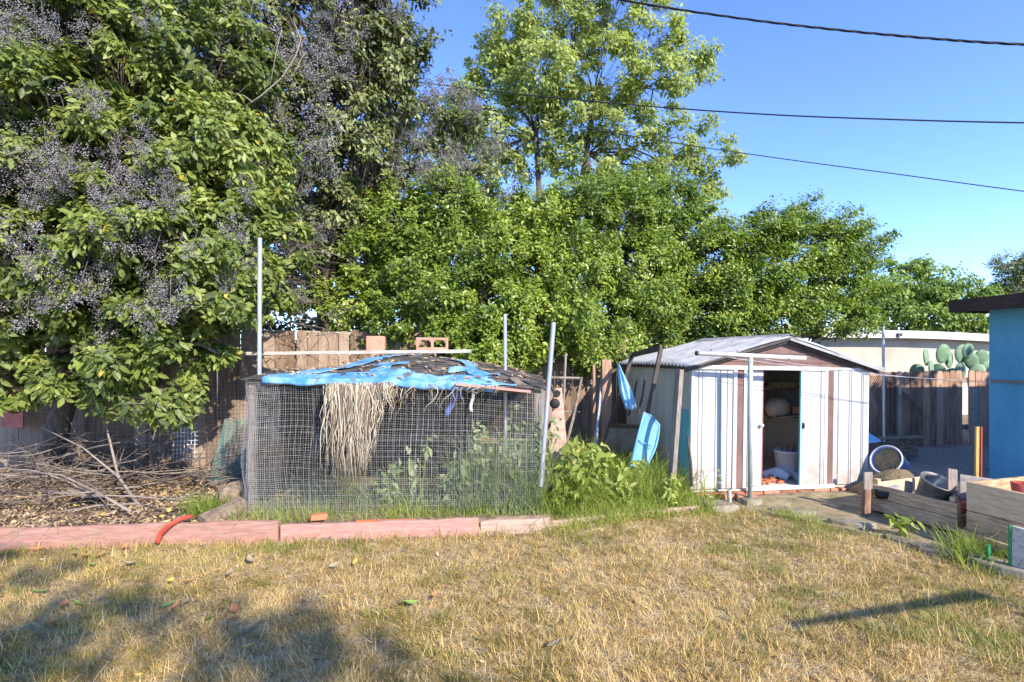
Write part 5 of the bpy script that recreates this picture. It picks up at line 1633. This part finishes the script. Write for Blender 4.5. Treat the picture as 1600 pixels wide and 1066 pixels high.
for i, (mm, lab, base, rows) in enumerate(H):
    cs_ = cl(rows)
    c0 = cs_[0]
    make_tree('hedge_shrub', lab, 'shrub', base, (base[0], base[1], 1.3), cs_, M[mm], leaf=(.060, .48), subs=3.5, per=1.7, sig=.17, seed=50 + i, trunk_r=.07,
              up=.6, droop=-.25, shell=.8, group='hedge shrubs along the back fence', stretch=(np.array([.8, -.1, .45]) if i > 4 else np.array([.1, -.3, .5])), twigs=True)

# far trees at the right
def far_tree(name, lab, base, rows, m, leaf, seed, subs=3.6, per=1.1, sig=.33, stretch=None):
    c = cl(rows)
    make_tree(name, lab, 'tree', base, (base[0], base[1], 2.2), c, M[m], leaf=leaf, subs=subs, per=per, sig=sig, seed=seed, trunk_r=.15, up=.5, droop=.1, shell=.7, group='far trees beyond the right fence', stretch=stretch, twigs=False)
far_tree('garden_tree', 'light green far tree rising right behind the white building', (14.4, 20, 0), [(1375, 470, 20, 40, 40, 1.2), (1395, 445, 20, 45, 38, 1.2), (1430, 440, 20, 48, 32, 1.2), (1470, 452, 20, 44, 32, 1.2), (1455, 495, 20, 50, 36, 1.2), (1420, 490, 20, 55, 30, 1.2), (1500, 470, 20, 38, 28, 1.0), (1480, 500, 20, 45, 30, 1.2), (1535, 485, 20, 34, 34, 1.0), (1520, 515, 20, 40, 18, 1.0)], 'far_leaf', (.16, .45), 71)
far_tree('garden_tree', 'dark feathery tree top above the blue house roof at the right edge', (20.5, 21, 0), [(1585, 415, 21, 32, 16, 1.0), (1610, 440, 21, 40, 26, 1.2), (1575, 445, 21, 20, 14, .8), (1640, 410, 21, 40, 30, 1.2)], 'privet_old', (.14, .25), 72, stretch=np.array([.9, 0, .3]))
far_tree('garden_tree', 'low green tree filling the gap behind the left board fence', (-6, 13, 0), [(300, 480, 13, 120, 70, 1.4), (480, 500, 13, 90, 60, 1.4), (400, 400, 13, 120, 90, 1.4), (100, 480, 13, 140, 80, 1.4)], 'privet_old', (.13, .45), 73)
far_tree('garden_tree', 'shaded tree standing behind the hedge and privets', (-1.0, 12.5, 0), [(540, 420, 12.5, 90, 90, 1.4), (680, 420, 12.5, 100, 80, 1.4), (840, 440, 12.5, 100, 80, 1.4), (1000, 430, 13, 90, 80, 1.4)], 'far_leaf', (.13, .45), 74)

# a tree at the viewer's back whose shade falls over the lawn's left corner
def shade_at(x, y, h):
    return np.array([x, y, 0]) + np.array(sun_dir) / sun_dir.z * h
sc_ = []
for (x, y, h, r_, rz) in ((-3.2, 3.3, 7, .8, .3), (-2.3, 3.1, 7.4, .6, .25), (-1.4, 3.0, 7.6, .4, .2), (-2.6, 2.7, 7, .4, .2), (-1.0, 2.6, 7.4, .5, .25), (-3.9, 3.75, 7, .5, .25), (-1.6, 2.2, 7.4, .8, .3), (-4.2, 2.9, 7, 1.0, .3), (-.3, 2.3, 7.2, .4, .2), (-5.0, 3.6, 7, .9, .3), (-1.9, 3.0, 7.2, .55, .2), (-3.0, 3.0, 7.2, .6, .2), (-1.2, 2.75, 7.4, .5, .2)):
    p = shade_at(x, y, h)
    sc_.append((p[0], p[1], p[2], r_, r_ * .4, rz * .5))
make_tree('shade_tree', 'leafy tree behind the viewer shading the left of the lawn', 'tree', (5.5, -7.6, 0), (5.0, -7.0, 5.0), sc_, M['elm'], leaf=(.13, .5), subs=1.3, per=.55, sig=.28, seed=91, trunk_r=.16, shell=.5)

make_tree('shade_tree', 'unseen leafy tree added beyond the blue house to shade the right fence', 'tree', (11.5, 3.2, 0), (11.0, 3.8, 3.0),  # unseen tree added so its crown throws shade on the right fence
          [(9.4, 4.1, 4.5, 1.0, .8, .6), (10.7, 4.3, 4.5, 1.0, .8, .65), (12.2, 4.6, 4.5, 1.0, .8, .65), (13.4, 4.9, 4.6, .9, .8, .6)], M['elm'], leaf=(.13, .5), subs=1.3, per=.8, sig=.3, seed=92, trunk_r=.16, shell=.5)

# ------------------------------------------------------------------ grass, weeds, litter
def blades(name, x, y, z, L, wd, rng, m, tone, label=None, cat=None, lean=.5, segs=2, kind='stuff', bend=.6, parent=None, leandir=None):
    N = len(x)
    a = rng.uniform(0, 2 * math.pi, N) if leandir is None else leandir
    ln = np.abs(rng.normal(size=N)) * lean
    d = np.stack([np.cos(a) * np.sin(ln), np.sin(a) * np.sin(ln), np.cos(ln)], 1)
    hz = np.stack([np.cos(a), np.sin(a), -np.ones(N) * .25], 1)
    sa = a + math.pi / 2 + rng.normal(size=N) * .6
    s = np.stack([np.cos(sa), np.sin(sa), np.zeros(N)], 1)
    base = np.stack([x, y, z], 1)
    L = L[:, None]
    w = (wd * rng.uniform(.6, 1.3, N))[:, None]
    rows = []
    for i in range(segs + 1):
        t = i / segs
        c = base + d * L * t + hz * L * bend * t * t * rng.uniform(.2, 1.0, N)[:, None]
        c[:, 2] = np.maximum(c[:, 2], z + .004)
        if i < segs:
            k = (1 - .55 * t)
            rows += [c - s * w * k * .5, c + s * w * k * .5]
        else:
            rows.append(c)
    nv = len(rows)
    vs = np.stack(rows, 1).reshape(-1, 3)
    ix = np.arange(N)[:, None] * nv
    q = np.concatenate([ix + np.array([[2 * i, 2 * i + 1, 2 * i + 3, 2 * i + 2]]) for i in range(segs - 1)]) if segs > 1 else None
    t = ix + np.array([[2 * segs - 2, 2 * segs - 1, 2 * segs]])
    o = np_mesh(name, vs, q, m, parent, rnd=np.repeat(np.clip(tone, 0, 1), nv), tris=t)
    return tag(o, label, cat, None, kind)

rng = np.random.default_rng(100)
N = 620000
yy = 1.9 + (5.5 - 1.9) * rng.random(N) ** 1.25
xx = rng.uniform(-1.16, 1.16, N) * yy
ok = (yy < lawn_edge(xx)) & (xx > -5.4)
xx, yy = xx[ok], yy[ok]
cl1 = vnoise(xx, yy, 11, 1.6)
cl2 = vnoise(xx, yy, 12, 7)
cl3 = vnoise(xx, yy, 13, 22)
dens = .15 + 1.1 * np.clip(cl3 * 1.2 + cl2 * .6 - .5, 0, 1)
keep = rng.random(len(xx)) < dens
xx, yy, cl1, cl2, cl3 = xx[keep], yy[keep], cl1[keep], cl2[keep], cl3[keep]
# greener on the right, towards the path, and in patches
green = np.clip((xx - .6) / 8, 0, .28) + np.clip((cl1 - .5) * .8, -.25, .3) + np.clip((cl2 - .5) * .7, -.3, .3) + .22 * np.clip((yy - lawn_edge(xx) + .7) / .7, 0, 1) + .18 * np.clip((-xx - 1.2) / 2, 0, 1)
tone = np.clip(.68 - green * .75 + rng.normal(size=len(xx)) * .24 - .45 * (rng.random(len(xx)) < .13), 0, 1)
Ln = (.013 + .042 * rng.random(len(xx)) ** 1.7) * (.4 + 1.2 * cl3) * np.where(tone < .3, 1.25, 1)
wind = rng.normal(size=len(xx)) * 1.3 + 2.2 + 6 * vnoise(xx, yy, 17, 2.5)
blades('lawn_grass', xx, yy, gh(xx, yy), Ln, .0036, rng, M['dry_grass'], tone, 'dry patchy mown lawn, straw coloured with greener tufts', 'grass', .75, 2, bend=.7, leandir=wind)

n = 16000
yy = 1.9 + 3.5 * rng.random(n) ** 1.25
xx = rng.uniform(-1.16, 1.16, n) * yy
ok = (yy < lawn_edge(xx)) & (vnoise(xx, yy, 19, 3) > .35)
xx, yy = xx[ok], yy[ok]
blades('loose_straw', xx, yy, gh(xx, yy) + .012, .04 + .09 * rng.random(len(xx)), .0034, rng, M['dry_grass'], .62 + .4 * rng.random(len(xx)), 'cut straw lying flat over the dry lawn', 'straw', 1.6, 2, bend=.15)

def patch(name, label, cat, poly, n, Lmin, Lmax, w, m, seed, lean=.45, bend=.7, tone=(.0, .85), segs=4, falloff=None, clumpy=.6, lfun=None):
    r = np.random.default_rng(seed)
    x0, x1, y0, y1 = poly
    x, y = r.uniform(x0, x1, n), r.uniform(y0, y1, n)
    c = vnoise(x, y, seed, 5)
    k = r.random(n) < (1 - clumpy) + clumpy * 1.5 * c
    if falloff is not None:
        k &= r.random(n) < falloff(x, y)
    x, y, c = x[k], y[k], c[k]
    L = (Lmin + (Lmax - Lmin) * r.random(len(x)) ** 1.4) * (1 if lfun is None else lfun(x, y)) * (.6 + .8 * vnoise(x, y, seed + 1, 3))
    t = tone[0] + (tone[1] - tone[0]) * np.clip(r.random(len(x)) * .7 + (c - .5) * .8 + .15, 0, 1)
    return blades(name, x, y, gh(x, y), L, w, r, M[m], t, label, cat, lean, segs, bend=bend)

patch('tall_weeds', 'lush tall green weeds and grass between the cage and the shed', 'weeds', (.2, 2.55, 4.62, 6.4), 30000, .08, .46, .008, 'green_grass', 201,
      falloff=lambda x, y: np.clip((y - 4.66 - .33 * (x - .36)) / .25, 0, 1) * np.clip((2.3 - x) / .6, .0, 1) * np.where((x > 1.9) & (y > 5.72), 0, 1) * np.clip(1.25 - .35 * (y - 4.6), .1, 1), lean=.55, bend=.9, lfun=lambda x, y: np.clip(1.45 - .55 * (x - .2), .55, 1.45))
patch('weeds_by_cage', 'tall pale grass growing through the right half of the mesh cage', 'weeds', (-.75, .28, 4.70, 5.3), 5000, .12, .85, .006, 'weed_leaf', 202, tone=(.15, 1.0), lean=.28,
      falloff=lambda x, y: np.clip((x + .7) / .9, .03, 1))
patch('bed_grass', 'low grass along the foot of the mesh cage', 'grass', (-2.45, .25, 4.44, 4.85), 5000, .03, .20, .005, 'green_grass', 203, tone=(.1, 1.0), falloff=lambda x, y: np.clip((y - board_y(x) - .07) / .05, 0, 1) * (.25 + .75 * vnoise(x, y, 66, 3)))
patch('cage_weeds', 'thin weeds inside the left part of the mesh cage', 'weeds', (-2.3, -.6, 4.75, 5.5), 1500, .08, .4, .007, 'weed_leaf', 204, tone=(.0, .9))
patch('grass_tuft', 'bright grass tuft between the fallen branch and the logs', 'grass', (-2.95, -2.55, 4.52, 4.82), 1700, .08, .24, .007, 'green_grass', 205, tone=(.1, .95), clumpy=.2, falloff=lambda x, y: np.clip(1.2 - np.hypot((x + 2.76) / .2, (y - 4.66) / .14), 0, 1))
patch('path_weeds', 'tufts of green weeds along the path edge by the raised beds', 'weeds', (2.4, 4.3, 3.3, 5.6), 18000, .04, .24, .007, 'green_grass', 206, tone=(.1, .9), clumpy=1,
      falloff=lambda x, y: np.clip(1 - np.abs(y - lawn_edge(x) - .02) / .16, 0, 1) * np.where(vnoise(x, y, 88, 2.2) > .42, 1, .2))
patch('bed_weeds', 'thick green weeds in front of the taller raised bed', 'weeds', (3.35, 3.85, 3.65, 4.25), 1900, .06, .30, .008, 'green_grass', 207, tone=(.1, .8), clumpy=.5,
      falloff=lambda x, y: np.clip(1.3 - np.hypot((x - 3.58) / .24, (y - 3.92) / .22), 0, 1))
patch('rear_weeds', 'green weeds along the foot of the shed and its side', 'weeds', (.9, 2.0, 5.6, 7.2), 7000, .1, .5, .009, 'green_grass', 208, tone=(0, .8))
patch('board_grass', 'untidy grass tips along the front of the pink edging boards', 'grass', (-4.6, .5, 4.0, 4.62), 9000, .03, .13, .005, 'dry_grass', 209, tone=(.0, .7),
      falloff=lambda x, y: np.where(y < board_y(x) - .006, np.clip(1 - (board_y(x) - y) / .16, 0, 1), 0))

# broad leaved weeds: thistle-like plants, each a thing with stem and leaves
def broad_weed(px, py, Y, h, n, seed, label, m='weed_leaf', L=.10):
    r = np.random.default_rng(seed)
    p = at(px, py, Y)
    z = gz(p.x, p.y)
    t = thing('weed_plant', label, 'weed', (p.x, p.y, z), 'broad leaved weeds around the cage')
    b = MB()
    P, O, T = [], [], []
    for k in range(3):
        top = np.array([p.x + r.normal() * .1, p.y + r.normal() * .05, z + h * r.uniform(.7, 1.05)])
        pts = limb(b, (p.x, p.y, z), top, .007, .003, r, 6, .05, 5)
        for i in range(n):
            q = np.array(pts[r.integers(1, len(pts))])
            P.append(q + r.normal(size=3) * .02); O.append(unit(r.normal(size=(1, 3)) * np.array([1, 1, .4]))[0]); T.append(r.random())
    b.build('stem', M['green_grass'], t)
    vs, tr, qd, k = leaf_geo(np.array(P), np.array(O), L, .4, r, .5, .6, .1, True)
    np_mesh('leaves', vs, qd, M[m], t, rnd=np.repeat(np.array(T), k), tris=tr)
patch('weed_fringe', 'sprawling weed tips hanging over the low rotten edging boards', 'weeds', (.3, 2.1, 4.55, 5.3), 9000, .05, .2, .006, 'green_grass', 210, tone=(.1, 1.0), lean=.7, clumpy=.9,
      falloff=lambda x, y: np.clip(1 - np.abs(y - 4.62 - .335 * (x - .36)) / .13, 0, 1))
broad_weed(650, 790, 4.95, .68, 26, 1, 'grey green leafy weed inside the middle of the mesh cage')
broad_weed(612, 780, 5.0, .42, 20, 2, 'low leafy weed left of the larger one inside the cage')
broad_weed(690, 785, 4.9, .5, 22, 3, 'bushy weed right of the middle inside the cage')
broad_weed(900, 735, 5.25, .55, 40, 4, 'tall green leafy weed just right of the cage pole', 'green_grass', .12)
broad_weed(925, 740, 5.35, .45, 36, 5, 'leafy green weed in front of the stick trellis', 'green_grass', .12)
broad_weed(880, 745, 5.15, .4, 30, 6, 'leafy green weed touching the right cage pole', 'green_grass', .11)
for k_, (px_, py_, Y_, h_, n_, l_) in enumerate(((905, 770, 4.95, .62, 46, 'leafy bright weed at the front of the tall weeds by the cage corner'), (945, 770, 5.05, .52, 44, 'bushy weed in the middle of the tall green weeds'), (985, 775, 5.1, .42, 40, 'bushy low weed half way along the tall green weeds'), (870, 765, 4.9, .6, 40, 'leafy weed hugging the right front corner of the cage'), (1040, 780, 5.15, .32, 34, 'low leafy weed near the rotten edging board by the shed'))):
    broad_weed(px_, py_, Y_, h_, n_, 20 + k_, l_, 'green_grass', .085)
for k_, (px_, h_, l_) in enumerate(((765, .75, 'tall pale weed inside the cage left of its right end'), (800, .95, 'tallest pale weed inside the right end of the cage'), (832, .85, 'tall pale weed against the right mesh corner inside the cage'), (725, .5, 'lower pale weed inside the cage under the blue rag'))):
    broad_weed(px_, 790, 4.92, h_, 44, 40 + k_, l_, 'weed_leaf', .075)
broad_weed(990, 760, 5.45, .36, 26, 7, 'leafy green weed below the pale blue tray', 'green_grass', .1)
broad_weed(1110, 770, 5.45, .42, 14, 8, 'thin seedy weed standing before the left shed panel', 'weed_leaf', .05)
broad_weed(1410, 838, 4.5, .2, 22, 9, 'small leafy weed before the shorter plank bed', 'green_grass', .07)

def leaves_flat(name, x, y, L, rng, m, tone, label, cat, lift=.012, kind='stuff', flat=.25):
    N = len(x)
    p = np.stack([x, y, gh(x, y) + lift * rng.random(N) + .004], 1)
    n = unit(np.stack([rng.normal(size=N) * flat, rng.normal(size=N) * flat, np.ones(N)], 1))
    t = rng.normal(size=(N, 3)); t = unit(t - n * np.sum(t * n, 1, keepdims=True))
    b = np.cross(n, t)
    Lk = (L * rng.uniform(.5, 1.2, N))[:, None]
    w = Lk * .42
    up = n * Lk * rng.uniform(-.1, .25, N)[:, None]
    vs = np.stack([p - t * Lk * .5 + up, p - b * w * .5, p + t * Lk * .5 + up * .6, p + b * w * .5 ], 1)
    vs[:, :, 2] += .006
    vs = vs.reshape(-1, 3)
    i = np.arange(N)[:, None] * 4
    o = np_mesh(name, vs, None, m, rnd=np.repeat(tone, 4), tris=np.concatenate([i + np.array([[0, 1, 3]]), i + np.array([[1, 2, 3]])]))
    return tag(o, label, cat, None, kind)
r = np.random.default_rng(300)
n = 15000
x, y = r.uniform(-6.4, -2.3, n), r.uniform(4.15, 6.6, n)
k = y > board_y(x) + .07
x, y = x[k], y[k]
leaves_flat('leaf_litter', x, y, .065, r, M['litter'], np.clip(r.normal(size=len(x)) * .28 + .45, 0, 1), 'carpet of dry brown and yellow leaves under the privet', 'leaves', .03, flat=.45)
n = 1500
x, y = r.uniform(-4.6, 2.5, n), r.uniform(2.1, 4.6, n)
k = (y < lawn_edge(x) - .03) & (r.random(n) < np.clip(.25 - x * .22, .08, 1)) & (np.abs(x) < y * 1.1)
x, y = x[k], y[k]
leaves_flat('leaf_crumbs', x, y, .035, r, M['litter'], np.clip(r.normal(size=len(x)) * .3 + .5, 0, 1), 'small brown leaf crumbs scattered over the dry lawn', 'leaves', .03, flat=.6)
# leaf scraps on the cage roof
mbv = []
n = 420
u_, v_ = r.uniform(.04, .95, n), r.uniform(.03, .9, n)
pp = np.array([list(roof_pt(a, c, .022)) for a, c in zip(u_, v_)])
lv, lt, lq, lk = leaf_geo(pp, np.tile([0., 0, 1.], (n, 1)), .055, .45, r, 1.6, .5, .05)
tag(np_mesh('roof_litter', lv, lq, M['litter'], rnd=np.repeat(np.clip(r.normal(size=n) * .3 + .55, 0, 1), lk), tris=lt), 'scattered dead leaves lying on the cage roof', 'leaves', None, 'stuff')

# single fallen leaves on the lawn
fl = MB(); fl.rnd = .9
fl.grid(lambda a, c: ((c - .5) * .09, (a - .5) * .045 * math.sin(math.pi * min(1, max(0, c * .96 + .02))) , .012 + .014 * abs(a - .5) + .03 * (c - .5) ** 2), 2, 6)
leafmats = [('yellow_leaf', [(.55, .40, .06), (.64, .5, .12)]), ('orange_leaf', [(.42, .17, .06), (.56, .27, .11)]), ('green_leaf', [(.2, .3, .06), (.30, .4, .1)]), ('pale_leaf', [(.30, .235, .14), (.42, .34, .22)])]
protos = []
for nm, c in leafmats:
    M[nm] = mat(nm, c, 14, .6, bump=.1)
    protos.append(fl.build('fallen_leaf', M[nm], None, smooth=True))
spots = [(425, 880, 1), (445, 893, 2), (515, 875, 1), (640, 864, 1), (118, 892, 3), (850, 0, 0)]
spots = [(132, 880, 1), (158, 877, 1), (143, 893, 2), (196, 865, 1), (60, 868, 1), (116, 876, 3), (265, 918, 0), (293, 921, 1), (265, 955, 2), (100, 958, 1), (120, 955, 2), (275, 957, 1), (290, 955, 3), (85, 985, 1), (110, 1003, 2), (366, 962, 1), (388, 1022, 0), (395, 879, 3), (390, 885, 3), (556, 888, 0), (525, 893, 3), (640, 953, 2), (868, 1018, 3), (205, 890, 3), (360, 905, 3), (330, 975, 2), (60, 935, 2), (680, 940, 1)]
names = ['yellow', 'orange brown', 'green', 'pale tan']
first = [True] * 4
seen = {}
for (px, py, c) in spots:
    Y = CH * F / (py - HZ)
    X = (px - 800) / F * Y
    if first[c]:
        o = protos[c]; first[c] = False
    else:
        o = protos[c].copy(); COL.objects.link(o)
    rr = random.Random(px * 7 + py)
    o.location = (X, Y, gz(X, Y) + .03)
    o.rotation_euler = (rr.uniform(-.3, .3), rr.uniform(-.3, .3), rr.uniform(0, 6.28))
    s = rr.uniform(.8, 1.3)
    o.scale = (s, s, s)
    tag(o, 'single %s fallen leaf lying on the dry lawn' % names[c], 'leaf', '%s fallen leaves on the lawn' % names[c])
